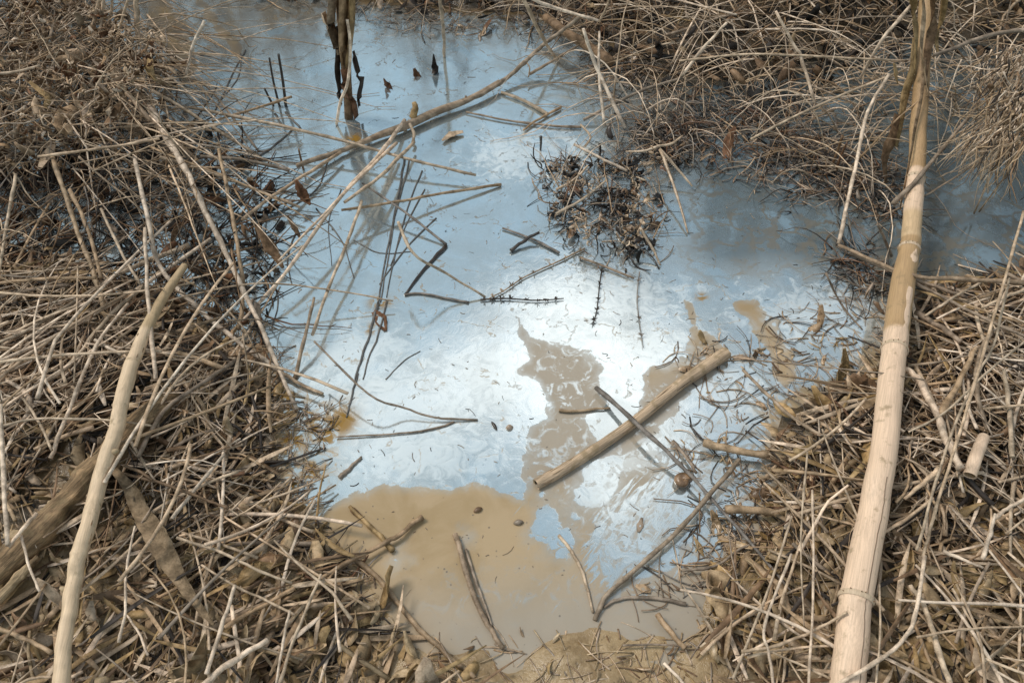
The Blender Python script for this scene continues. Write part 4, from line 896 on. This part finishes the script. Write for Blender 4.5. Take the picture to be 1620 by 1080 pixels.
def litter(name, label, poly, n, kind, chips, group):
    global n_loose
    mb = MB()
    for x, y in scatter(poly, int(chips * 1.1)):            # clay-smeared scraps low in the mat
        if random.random() < .6 and pix((x, y, 0))[1] > 640 + random.random() * 260: chip_into(mb, x, y, random.uniform(-.002, .014), min(.062, random.lognormvariate(math.log(.042), .35)), random.choice(('mud', 'mud', 'ochre')))
    for x, y in scatter(poly, chips): chip_into(mb, x, y, random.uniform(-.004, .022), random.lognormvariate(math.log(.028), .45), random.choice(('mud', 'ochre', 'tan', 'brown', 'log', 'mud', 'straw')))
    for x, y in scatter(poly, int(n * .16)):                # flat split blades
        px, py = pix((x, y, 0))
        if kept(px, py): continue
        ln = random.uniform(.05, .18); a_ = bias(kind); z = surf(x, y) + random.uniform(.004, .035); d = Vector((math.cos(a_), math.sin(a_), random.gauss(0, .08))); s_ = Vector((-d.y, d.x, 0)) * random.gauss(0, .12)
        P = [Vector((x, y, z)) + d * ln * (t - .5) + s_ * ln * t * t for t in (0, .25, .5, .75, 1)]; w = random.uniform(.003, .009)
        for q in P: q.z = max(q.z, surf(q.x, q.y) + .002)
        mb.ribbon(P, [w * k for k in (.5, 1, 1, .85, .2)], shade(pick([('straw', .3), ('tan', .3), ('ochre', .15), ('brown', .2), ('pale', .1), ('dark', .08)]), .25), .0006, random.uniform(-.6, .6), random.uniform(-.8, .8), random.uniform(0, .4))
    sh = scatter(poly, n)
    for j, (x, y) in enumerate(sh):
        sd = -shore(x, y); zt = .004 + random.random() ** 1.3 * min(.05, max(.008, .02 + sd * .25))
        px, py = pix((x, y, 0))
        thin = 1.0 if fbm(np.array([x]), np.array([y]), 9, 3, 40)[0] > .47 else .42
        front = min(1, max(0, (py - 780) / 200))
        if kind != 'T' and random.random() > thin * (1 - .62 * front): continue
        clay = float(fbm(np.array([x]), np.array([y]), 11, 2, 90)[0])
        if kind != 'T' and clay > .50 and random.random() < .85 * front: continue
        if kind != 'T' and sd < .09 and random.random() < .45: continue
        ln = min(.30, random.lognormvariate(math.log(.085), .55)); r = min(.0055, random.lognormvariate(math.log(.0014), .58))
        if kind != 'T':
            for q in (0, .35, -.35):
                if kept(*pix((x + math.cos(0) * q * .0, y, 0))): break
            else: q = None
            if q is not None: zt = random.uniform(0, .01); ln = min(ln, .04)
        zt *= 1 - .45 * front
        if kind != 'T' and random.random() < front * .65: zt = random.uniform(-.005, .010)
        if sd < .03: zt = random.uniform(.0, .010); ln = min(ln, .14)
        low = 1 if zt < .024 else 0  # shade within the mat put into the colours: low straws dark, top ones pale
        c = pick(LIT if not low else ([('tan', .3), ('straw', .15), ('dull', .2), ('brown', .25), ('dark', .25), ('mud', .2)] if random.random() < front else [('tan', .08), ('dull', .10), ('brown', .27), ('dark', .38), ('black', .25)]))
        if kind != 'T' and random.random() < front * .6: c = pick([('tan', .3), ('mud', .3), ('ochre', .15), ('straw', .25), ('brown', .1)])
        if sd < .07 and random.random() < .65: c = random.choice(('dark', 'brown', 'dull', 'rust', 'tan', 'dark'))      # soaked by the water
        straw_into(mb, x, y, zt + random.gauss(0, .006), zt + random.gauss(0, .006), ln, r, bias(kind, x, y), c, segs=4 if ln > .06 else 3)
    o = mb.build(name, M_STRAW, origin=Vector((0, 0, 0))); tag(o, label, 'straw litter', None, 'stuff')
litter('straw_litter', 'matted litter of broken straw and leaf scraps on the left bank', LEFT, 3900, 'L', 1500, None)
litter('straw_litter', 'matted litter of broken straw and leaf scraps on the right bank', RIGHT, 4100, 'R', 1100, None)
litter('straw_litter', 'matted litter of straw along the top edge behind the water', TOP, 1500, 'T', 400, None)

# loose stalks on top of the mats, each its own object
def loose(poly, n, kind, label, group, zr=(.03, .07), rr=(.0018, .0034), lr=(.12, .30)):
    for x, y in scatter(poly, n):
        if kept(*pix((x, y, .04))) or near_cane(*pix((x, y, .04))): continue
        mb = MB(); z = random.uniform(*zr)
        if -shore(x, y) < .04: z = .01
        straw_into(mb, x, y, z + random.gauss(0, .012), z + random.gauss(0, .012), random.uniform(*lr), random.uniform(*rr), bias(kind), pick([('pale', .35), ('straw', .4), ('tan', .15), ('dull', .1)]), .10, 7, 7)
        tag(mb.build('loose_straw', M_STRAW), label, 'straw', group)
loose(LEFT, 85, 'L', 'loose straw lying on the matted litter of the left bank', 'loose straws on the left bank')
loose([(-60,400),(260,420),(420,600),(380,700),(-60,640)], 34, 'L', 'long pale straw leaning across the upper part of the left bank', 'long pale straws leaning across the upper left bank', (.05, .11), (.002, .0036), (.28, .6))
loose(RIGHT, 95, 'R', 'loose straw lying on the matted litter of the right bank', 'loose straws on the right bank')
loose(TOP, 26, 'R', 'loose straw lying along the top edge behind the water', 'loose straws along the top edge', (.05, .10), (.0018, .0034), (.15, .4))

mb = MB()                                        # sparse straw pressed into the clay at the foot of the pool
for x, y in scatter([(690,1010),(1190,990),(1240,1200),(690,1200)], 260):
    if random.random() < .75: straw_into(mb, x, y, .0, .002, random.uniform(.015, .08), random.uniform(.0006, .0018), random.random() * 6.3, random.choice(('tan', 'dull', 'brown', 'straw', 'mud')), .12, 5, 5)
    else: chip_into(mb, x, y, .001, random.uniform(.01, .03), random.choice(('ochre', 'brown', 'tan', 'mud')))
for x, y in scatter([(1110,880),(1230,700),(1300,700),(1260,900),(1200,1100),(1120,1000)], 260):
    if random.random() < .5: straw_into(mb, x, y, .0, .004, random.uniform(.03, .10), random.uniform(.0008, .002), random.random() * 6.3, random.choice(('tan', 'dull', 'brown', 'straw', 'dark')), .4, 5, 5)
    else: chip_into(mb, x, y, .002, random.uniform(.015, .05), random.choice(('ochre', 'mud', 'tan', 'mud', 'brown')))
for x, y in scatter([(400,560),(440,640),(430,740),(450,810),(560,930),(640,1010),(560,1010),(420,860),(340,700),(330,560)], 420):
    if random.random() < .5: straw_into(mb, x, y, .0, .005, random.uniform(.03, .10), random.uniform(.0008, .002), random.random() * 6.3, random.choice(('tan', 'dull', 'brown', 'straw', 'dark')), .4, 5, 5)
    else: chip_into(mb, x, y, .002, random.uniform(.015, .045), random.choice(('ochre', 'mud', 'tan', 'mud', 'brown')))
tag(mb.build('plant_debris', M_WET, origin=Vector((0, 0, 0))), 'soaked straw and leaf scraps pressed into the clay of the shore', 'plant debris', None, 'stuff')

# flotsam: fine broken bits floating on the film
mb = MB()
POOL = [(330,60),(560,60),(1000,110),(1080,200),(1420,300),(1400,560),(1180,680),(1180,860),(960,960),(560,940),(450,800),(440,660),(400,560),(330,330)]
for x, y in scatter(POOL, 650):
    r = random.random(); s = random.uniform(.002, .008)
    if r < .75:
        straw_into(mb, x, y, .0004, .001, random.lognormvariate(math.log(.008), .6), random.uniform(.0003, .0009), random.random() * 6.3, random.choice(('dark', 'grey', 'dull', 'bark')), .18, 3, 4)
    else: chip_into(mb, x, y, .0008, s, random.choice(('grey', 'dull', 'brown', 'dark')))
EDGE = [(1060,560),(1420,430),(1420,620),(1200,660),(1200,880),(1080,950),(1000,960),(1090,820),(1060,720),(1120,640)]
for x, y in scatter(EDGE, 430):
    if random.random() < .6: straw_into(mb, x, y, .001, .004, random.uniform(.02, .09), random.uniform(.0005, .0014), random.random() * 6.3, random.choice(('dark', 'grey', 'dull', 'tan', 'straw', 'brown')), .4, 5, 5)
    else: chip_into(mb, x, y, .002, random.uniform(.008, .035), random.choice(('ochre', 'dull', 'brown', 'tan', 'mud')))
EDGE2 = [(330,430),(450,560),(450,640),(540,640),(500,760),(520,850),(600,900),(560,930),(430,820),(400,680),(300,520)]
for x, y in scatter(EDGE2, 420):
    if random.random() < .6: straw_into(mb, x, y, .001, .006, random.uniform(.015, .07), random.uniform(.0005, .0014), random.random() * 6.3, random.choice(('dark', 'grey', 'dull', 'tan', 'brown')), .4, 5, 5)
    else: chip_into(mb, x, y, .002, random.uniform(.008, .03), random.choice(('ochre', 'dull', 'brown', 'mud', 'mud')))
TOPW = [(560,10),(860,30),(980,80),(1080,150),(1420,180),(1430,330),(1280,330),(1060,260),(980,200),(900,60),(740,60),(600,60)]
for x, y in scatter(TOPW, 700):
    if random.random() < .5: straw_into(mb, x, y, .001, .010, random.uniform(.02, .10), random.uniform(.0005, .0016), random.random() * 6.3, random.choice(('dark', 'grey', 'dull', 'brown', 'straw')), .5, 5, 4)
    else: chip_into(mb, x, y, .002, random.uniform(.008, .035), random.choice(('dull', 'brown', 'dark', 'straw', 'grey')))
tag(mb.build('plant_debris', M_WET, origin=Vector((0, 0, 0))), 'scraps of dead plants afloat on the film and along the shore', 'plant debris', None, 'stuff')

# dead weed tangle, upper left, with small curled leaves
def crinkle(mb, p, size, c, r=None):
    d = Vector((random.gauss(0, 1), random.gauss(0, 1), random.gauss(0, .6))).normalized(); P = []; q = p.copy(); n = random.randint(4, 7)
    ax_ = Vector((random.gauss(0, 1), random.gauss(0, 1), random.gauss(0, 1))).normalized(); turn = random.uniform(-1.1, 1.1)
    for i in range(n):
        P.append(q.copy()); d.rotate(Quaternion(ax_, turn)); q = q + d * size / n
    if r: mb.tube(P, [r] * (n - 1) + [r * .4], shade(c, .25), 4)
    else:
        w = size * random.uniform(.12, .32); mb.ribbon(P, [w * (.3 + .9 * math.sin(math.pi * (i + .4) / n)) for i in range(n)], shade(c, .28), .0006, random.uniform(-1.5, 1.5), random.uniform(-1.5, 1.5), random.uniform(-.4, .6))
def wander(mb, p, d, ln, r, c, droop=.15, jit=.12, segs=8, sides=4, zmin=.003):
    P = [p.copy()]; d = d.normalized(); k = random.random() < .3
    for i in range(segs):
        d = (d + Vector((random.gauss(0, jit), random.gauss(0, jit), random.gauss(0, jit * .7) - droop / segs * (1 + i * .35)))).normalized()
        if k and random.random() < .12: d = (d + Vector((random.gauss(0, .5), random.gauss(0, .5), random.gauss(0, .3)))).normalized()
        q = P[-1] + d * ln / segs
        if q.z < zmin: q.z = zmin + .002 * random.random()
        P.append(q)
    mb.tube(P, [r * (1 - .65 * i / segs) for i in range(segs + 1)], shade(c, .2), sides)
    return P
WEED = [(-80,-60),(190,-40),(215,60),(260,80),(320,120),(330,180),(300,250),(330,300),(400,330),(340,380),(200,360),(80,400),(-80,400)]
WCORE = [(-80,-60),(150,-60),(180,40),(230,90),(300,110),(300,170),(250,240),(150,270),(60,300),(-80,290)]
mb = MB()
for x, y in scatter(WCORE, 1300):
    z = .06 + random.random() * .13; p = Vector((x, y, z)); p = p - Vector((0, z * .55, 0))
    crinkle(mb, p, random.lognormvariate(math.log(.034), .4), random.choice(('brown', 'tan', 'bark', 'bark', 'dull', 'rust', 'straw', 'straw', 'tan')))
for x, y in scatter(WCORE, 850):
    z = .05 + random.random() * .14; p = Vector((x, y - z * .55, z)); crinkle(mb, p, random.uniform(.03, .11), random.choice(('bark', 'tan', 'dull', 'straw', 'brown', 'pale')), random.uniform(.0009, .002))
for x, y in scatter([(-80,230),(120,250),(330,200),(440,300),(440,420),(410,560),(300,520),(200,470),(0,420),(-80,420)], 820):   # black stems added under the tangle, shade of its gaps put into their colour
    a = random.random() * 6.28
    if random.random() < .6: wander(mb, Vector((x, y, random.uniform(.002, .03))), Vector((math.cos(a), math.sin(a), random.gauss(0, .2))), random.uniform(.05, .2), random.uniform(.001, .003), random.choice(('dark', 'black', 'brown', 'dark', 'rust')), .2, .15, 6)
    else: crinkle(mb, Vector((x, y, random.uniform(.002, .03))), random.uniform(.03, .07), random.choice(('dark', 'black', 'brown', 'dull', 'rust')))
for x, y in scatter(WCORE, 500):  # more dark scraps low down, colouring in the shade of the gaps
    crinkle(mb, Vector((x, y, random.uniform(.002, .05))), random.uniform(.03, .07), random.choice(('dark', 'black', 'brown', 'rust')))
for x, y in scatter(WCORE, 620):
    z = random.uniform(.05, .20); p = Vector((x, y - z * .55, z)); a = random.random() * 6.28
    wander(mb, p, Vector((math.cos(a), math.sin(a), random.gauss(0, .3))), random.uniform(.08, .26), random.uniform(.0010, .0022), pick([('straw', .3), ('pale', .25), ('tan', .25), ('bark', .2)]), .15, .16, 8)
for x, y in scatter([(180,-20),(260,0),(330,140),(340,250),(360,330),(180,280)], 95):      # stems that reach out over the water
    z = random.uniform(.04, .16); p = Vector((x, y - z * .5, z)); a = random.uniform(-1.1, .7)
    wander(mb, p, Vector((math.cos(a), math.sin(a), random.gauss(0, .2))), random.uniform(.12, .38), random.uniform(.0008, .0018), pick([('straw', .3), ('pale', .15), ('tan', .3), ('bark', .25), ('dark', .15)]), .25, .08, 9)
for k in range(64):                              # long pale stems crossing out of the tangle
    b_ = flat(random.uniform(150, 330), random.uniform(60, 330)); z = random.uniform(.06, .16); p = Vector((b_.x, b_.y - z * .5, z)); a = random.uniform(-1.25, .55)
    wander(mb, p, Vector((math.cos(a), math.sin(a), random.gauss(-.05, .15))), random.uniform(.25, .55), random.uniform(.0014, .0027), pick([('pale', .4), ('straw', .35), ('tan', .15), ('bark', .2)]), .15, .035, 9, 5)
for x, y in scatter(WCORE, 240):                 # burst seed heads, small knots of curled bracts
    z = random.uniform(.10, .20); p = Vector((x, y - z * .55, z))
    for q in range(7): crinkle(mb, p + Vector((random.gauss(0, .004), random.gauss(0, .004), random.gauss(0, .004))), random.uniform(.012, .026), random.choice(('straw', 'tan', 'bark', 'pale', 'brown')))
for x, y in scatter(WEED, 280):
    z = random.uniform(.02, .16); p = Vector((x, y - z * .5, z)); a = random.random() * 6.28
    wander(mb, p, Vector((math.cos(a), math.sin(a), random.gauss(0, .25))), random.uniform(.08, .28), random.uniform(.0008, .002), random.choice(('tan', 'dull', 'bark', 'straw', 'brown', 'grey')), .15, .16, 8)
for x, y in scatter([(-80,200),(330,250),(400,330),(420,560),(330,560),(-80,420)], 240):
    z = random.uniform(.05, .15); p = Vector((x, y - z * .5, z)); a = random.random() * 6.28
    wander(mb, p, Vector((math.cos(a) * .7, math.sin(a) * .7 - .3, random.uniform(-.7, .1))), random.uniform(.08, .24), random.uniform(.0008, .0022), random.choice(('tan', 'dull', 'bark', 'straw', 'brown', 'dark')), .35, .14, 7)
tag(mb.build('weed_tangle', M_LEAF, origin=Vector((0, 0, 0))), 'dense brown tangle of dead weeds with curled leaves in the upper left', 'weeds', None, 'stuff')
for k, (x0, y0, x1, y1, w) in enumerate(((160,-10,141,60,6), (165,-20,158,64,5), (180,-20,172,50,4), (215,-10,218,66,8), (202,0,182,72,4))):
    stem(S, 'pale upright stem at the top of the weed tangle', 'straw', w, w, (.22, .12), [(x0, y0), ((x0 + x1) / 2, (y0 + y1) / 2), (x1, y1)], 'pale upright stems at the top of the weed tangle')
for lab, c, pts, hh, w in (('yellowish curled leaf in the middle of the weed tangle', 'ochre', [(45,128),(62,142),(76,155),(72,168)], .19, (6, 15, 6)), ('ochre and brown leaf at the right of the weed tangle', 'ochre', [(238,92),(236,110),(246,126)], .17, (8, 17, 6)),
        ('pale rolled leaf beside the ochre leaf of the weed tangle', 'straw', [(252,104),(268,106),(280,118)], .17, (6, 16, 5)), ('round tan leaf low in the weed tangle', 'tan', [(98,196),(106,200),(112,212)], .18, (8, 14, 6))):
    mb = MB(); leaf(mb, pts, hh, w, c, roll=.2, twist=.8, cup=.4); tag(mb.build('dead_leaf', M_LEAF), lab, 'leaf', 'dead leaves around the pool')

# dry grass thicket, upper right
mb = MB()
roots = [flat(x, y) for x, y in ((1290,235),(1310,245),(1230,150),(1150,120),(1060,110),(1000,100),(1400,160),(1480,150),(1560,120),(1620,150),(1700,150),(1040,190),(1340,120),(1100,60),(1250,60),(1420,70),(950,30),(1550,60))]
for k in range(520):
    b = random.choice(roots) + Vector((random.gauss(0, .07), random.gauss(0, .07), 0)); b.z = .002; a = random.random() * 6.28
    up = random.uniform(.15, 1.5); d = Vector((math.cos(a) * 1.0, math.sin(a) * .8 - .15, up))
    wander(mb, b, d, random.uniform(.12, .52), random.lognormvariate(math.log(.0016), .35), pick([('straw', .35), ('tan', .15), ('dull', .12), ('pale', .28), ('brown', .10)]), random.uniform(.5, 1.5), .07, 10)
for x, y in scatter([(860,-160),(900,10),(1010,110),(1100,160),(1240,150),(1420,110),(1740,110),(1740,-160)], 1500):      # dark layer added below, shade of the gaps put into its colour
    a = random.random() * 6.28
    crinkle(mb, Vector((x, y, surf(x, y) + random.uniform(.0, .04))), random.uniform(.04, .10), random.choice(('dark', 'black', 'brown', 'dark')), None if random.random() < .6 else .002)
for x, y in scatter([(860,-160),(900,10),(1010,110),(1100,160),(1240,150),(1420,110),(1740,110),(1740,-160)], 560):
    a = random.random() * 6.28; p = Vector((x, y, random.uniform(.03, .17)))
    wander(mb, p, Vector((math.cos(a), math.sin(a) * .7, random.gauss(0, .3))), random.uniform(.12, .5), random.lognormvariate(math.log(.0017), .4), pick([('straw', .35), ('tan', .2), ('dull', .1), ('pale', .28), ('brown', .15)]), .3, .08, 9)
for x, y in scatter([(560,-160),(560,0),(700,18),(860,25),(960,60),(1000,40),(1000,-160)], 420):
    a = random.random() * 6.28; p = Vector((x, y, random.uniform(.02, .12)))
    wander(mb, p, Vector((math.cos(a), math.sin(a) * .7 - .2, random.gauss(0, .3))), random.uniform(.06, .25), random.uniform(.0008, .002), pick([('straw', .2), ('tan', .25), ('dull', .2), ('rust', .15), ('brown', .3)]), .5, .14, 8)
for x, y in scatter([(380,-160),(400,5),(470,12),(560,25),(700,35),(860,48),(980,100),(1040,60),(900,-160)], 1000):
    a = random.random() * 6.28; z = random.random() ** 2 * .07 + .003
    if random.random() < .55: crinkle(mb, Vector((x, y, z)), random.uniform(.03, .09), random.choice(('dark', 'black', 'brown', 'rust', 'dark', 'dull')))
    else: wander(mb, Vector((x, y, z)), Vector((math.cos(a), math.sin(a), random.gauss(.1, .3))), random.uniform(.05, .2), random.uniform(.001, .0025), random.choice(('dark', 'black', 'brown', 'tan', 'dull')), .5, .15, 7)
for x, y in scatter([(200,-90),(430,-50),(560,-20),(900,25),(960,65),(1010,20),(1000,-120),(200,-140)], 250):
    a = random.uniform(-2.6, -.4); p = Vector((x, y, random.uniform(.05, .16)))
    wander(mb, p, Vector((math.cos(a), math.sin(a), random.gauss(0, .2))), random.uniform(.12, .35), random.uniform(.001, .0025), pick([('straw', .35), ('pale', .25), ('tan', .25), ('brown', .2)]), .5, .08, 9)
tag(mb.build('dry_grass', M_STRAW, origin=Vector((0, 0, 0))), 'thicket of fine dry grass arching over the upper right water', 'dry grass', None, 'stuff')

mb = MB()                                        # drooping dead seed head against the right edge
for k in range(480):
    t = random.random() ** .8; px = 1560 + 75 * t + random.gauss(0, 12); py = 60 + random.random() * 170 + (1 - t) * 20
    p = at(px, py, .20 + .10 * random.random())
    if random.random() < .9: wander(mb, p, Vector((random.gauss(-.15, .45), random.gauss(-.2, .4), -1)), random.uniform(.04, .14), random.uniform(.0009, .0021), random.choice(('tan', 'straw', 'bark', 'brown', 'pale', 'dark')), .2, .26, 6)
    else: crinkle(mb, p, random.uniform(.015, .04), random.choice(('tan', 'bark', 'straw', 'brown')))
for k in range(70):
    p = at(random.uniform(1525, 1600), random.uniform(200, 225), .20); wander(mb, p, Vector((random.gauss(-.1, .3), random.gauss(0, .2), -1)), random.uniform(.05, .12), random.uniform(.0008, .0016), 'straw', .1, .2, 5)
o = mb.build('dead_grass_head', M_STRAW, origin=Vector((0, 0, 0))); tag(o, 'shaggy brown head of dead grass hanging at the right edge', 'dead grass', None, 'stuff')

# dead weed clump standing in the pool
mb = MB()
for x, y in scatter([(855,265),(900,255),(985,262),(1040,235),(1075,250),(1030,330),(1030,400),(965,412),(900,380),(865,320)], 760):
    p = Vector((x, y, random.random() ** 2.2 * .020 + .001)); r = random.random()
    if fbm(np.array([x]), np.array([y]), 22, 2, 12)[0] < .41: continue
    if r < .6: crinkle(mb, p, random.uniform(.025, .09), random.choice(('dark', 'black', 'black', 'dark', 'rust', 'brown', 'bark', 'dull')), random.uniform(.0008, .002))
    else: crinkle(mb, p, random.uniform(.02, .05), random.choice(('dark', 'dark', 'brown', 'black')))
for x, y in scatter([(835,250),(900,240),(1040,190),(1130,180),(1110,260),(1050,300),(1060,420),(960,440),(880,400),(845,320)], 190):
    if random.random() < .5: chip_into(mb, x, y, random.uniform(.001, .008), random.uniform(.012, .04), random.choice(('dark', 'black', 'brown', 'dull', 'rust', 'bark')))
    else: straw_into(mb, x, y, .001, .006, random.uniform(.02, .09), random.uniform(.0006, .0015), random.random() * 6.3, random.choice(('dark', 'dark', 'black', 'dull', 'bark', 'straw')), .3, 5, 4)
for cpts in ([(1040,232),(1030,265),(1015,290),(1025,330),(1012,360),(1000,385)], [(985,262),(1000,280),(1005,310),(995,345),(990,385)], [(870,262),(905,285),(930,295),(945,280)], [(912,340),(925,352),(935,378)]):
    for k in range(60):
        t = random.random() * (len(cpts) - 1.01); i = int(t); f_ = t - i; px = cpts[i][0] * (1 - f_) + cpts[i + 1][0] * f_ + random.gauss(0, 6); py = cpts[i][1] * (1 - f_) + cpts[i + 1][1] * f_ + random.gauss(0, 6)
        crinkle(mb, at(px, py, .03 + random.random() * .03), random.uniform(.008, .026), random.choice(('tan', 'straw', 'bark', 'straw')), None if random.random() < .5 else random.uniform(.0006, .0014))
for (x, y, h1), (x1, y1, h2) in (((1044,236,.06),(1088,368,.005)), ((1044,236,.06),(1095,295,.01)), ((880,338,.03),(960,284,.04)), ((1020,0,0),)*2 if 0 else ((1012,360,.05),(1045,420,.003)), ((880,300,.01),(930,262,.06)), ((1040,232,.06),(1080,215,.05)), ((1040,232,.06),(990,240,.03))):
    stem_mb([(x, y), ((x + x1) / 2 + 4, (y + y1) / 2 + 3), (x1, y1)], (h1, h2), 5, 3, 'straw', mb=mb)
for k in range(46):
    b_ = flat(random.uniform(870, 1050), random.uniform(250, 390)); a = random.uniform(-.6, 2.2)
    wander(mb, Vector((b_.x, b_.y, random.uniform(.003, .03))), Vector((math.cos(a), math.sin(a), random.gauss(.1, .2))), random.uniform(.06, .22), random.uniform(.0008, .0018), random.choice(('dark', 'bark', 'straw', 'dull', 'tan')), .3, .12, 7)
tag(mb.build('weed_clump', M_WET, origin=at(940, 330)), 'dark clump of drowned weeds with pale curled stems in mid pool', 'weeds', None, 'stuff')

# dark stem reflections, modelled as thin tubes, at the left centre and root tufts in the upper right water
def sunk(name, label, lines, c=(.13, .115, .10), h=.0008, group=None):
    for pts, w in lines:                         # every reflected stem is a thing of its own
        tag(stem_mb(pts, h, w, w * .7, c, nodes=False, wob=.6).build('twig_reflection', M_WET), label, 'twig reflection', group or label.replace('dark drowned twig', 'dark twig reflections'))
sunk('twig_reflection', 'dark drowned twig in the fan under the bundle of pale straws', [([(640,250),(632,300),(618,370),(606,430),(598,480)], 4), ([(648,255),(625,345),(612,420),(602,478)], 3), ([(668,270),(645,330),(625,400),(612,470)], 3),
    ([(672,300),(640,360),(618,420)], 2.5), ([(598,480),(588,520),(572,565),(562,600)], 5), ([(612,475),(598,530),(580,575),(575,600)], 3.5), ([(566,590),(556,630),(548,660)], 4)])
sunk('twig_reflection', 'dark drowned twig below the three dark stubs in the upper left water', [([(410,247),(432,232),(462,206)], 4), ([(435,180),(447,200)], 4), ([(452,178),(476,204)], 4), ([(398,262),(404,240)], 3)])
for ln_ in ([([(500,330),(540,380),(560,440)], 2.5), ([(470,360),(455,410),(462,450)], 3), ([(540,300),(520,350),(525,420)], 2), ([(560,380),(600,400),(650,398)], 2), ([(690,345),(640,395),(600,450)], 3),
    ([(520,250),(500,300),(440,340)], 3), ([(420,420),(440,470),(430,520)], 3), ([(610,600),(640,570),(665,555)], 2)]):
    sunk('twig_reflection', 'thin dark twig reflection lying in the left centre of the pool', [ln_], group='thin twig reflections at the left centre of the pool')
sunk('twig_reflection', 'dark drowned twig beyond the straw tip at the upper left', [([(388,80),(372,110),(353,150),(340,175)], 3), ([(380,85),(378,120),(350,158)], 2.5)])
mb = MB()
for cx, cy, n_ in ((1060,225,110), (1090,215,60), (1130,200,40), (1165,255,25), (1240,215,60), (1210,250,35), (1345,300,50), (1395,290,50), (1270,310,25), (1000,120,60), (1045,210,80), (1290,240,110), (1310,270,50), (1190,190,60), (1400,330,40), (1235,160,50), (1100,170,40), (1380,440,45), (1340,410,40)):
    for k in range(n_):
        b = flat(cx + random.gauss(0, 22), cy + random.gauss(0, 14), .001); a = random.random() * 6.28
        wander(mb, b, Vector((math.cos(a), math.sin(a), random.uniform(0, .9))), random.uniform(.03, .14), random.uniform(.0009, .0024), random.choice(('dark', 'rust', 'black', 'dark', 'brown', 'dull', 'grey')), .8, .18, 6)
tag(mb.build('root_tufts', M_WET, origin=Vector((0, 0, 0))), 'dark rooted tufts of dead grass standing in the upper right water', 'grass tufts', None, 'stuff')
# brown fallen log end at the top
stem(K, 'brown broken log end poking out at the top under pale straws', 'brown', 13, 15, (.05, .045), [(862,28),(912,62),(966,98)], cat='stick', mat=M_LEAF)

# reeds that grow beyond the pool and darken its far water
mb = MB()
for k in range(1500):
    x = random.uniform(-4, 5); y = random.uniform(3.0, 4.8)
    dens = 1.0 if x > .35 else (.6 if x < -.9 else .7)
    if random.random() > dens: continue
    b = Vector((x, y, .03)); hgt = random.uniform(.9, 2.0) * (1.2 if x > .35 else (.7 if x < -.9 else .42))
    top = b + Vector((random.gauss(0, .14), random.gauss(-.1, .14), hgt)); P = spline([b, b.lerp(top, .5) + Vector((random.gauss(0, .03), random.gauss(0, .03), 0)), top], 3)
    mb.tube(P, [.008 * (1 - .5 * i / (len(P) - 1)) for i in range(len(P))], shade(random.choice(('tan', 'brown', 'brown', 'dark', 'dark'))), 5)  # darker colours put backlit shade into the reeds
    for j in range(3):
        q = b.lerp(top, random.uniform(.3, .95)); d = Vector((random.gauss(0, 1), random.gauss(0, 1), .4)).normalized(); e = q + d * .28 + Vector((0, 0, -.12)); mb.ribbon(spline([q, q + d * .15, e], 3), [.012, .018, .018, .016, .012, .008, .003][:len(spline([q, q + d * .15, e], 3))], shade(random.choice(('brown', 'brown', 'dark'))), .001)
tag(mb.build('reeds', M_STRAW, origin=Vector((0, 0, 0))), 'stand of dead reeds beyond the far edge of the pool', 'reeds', None, 'stuff')
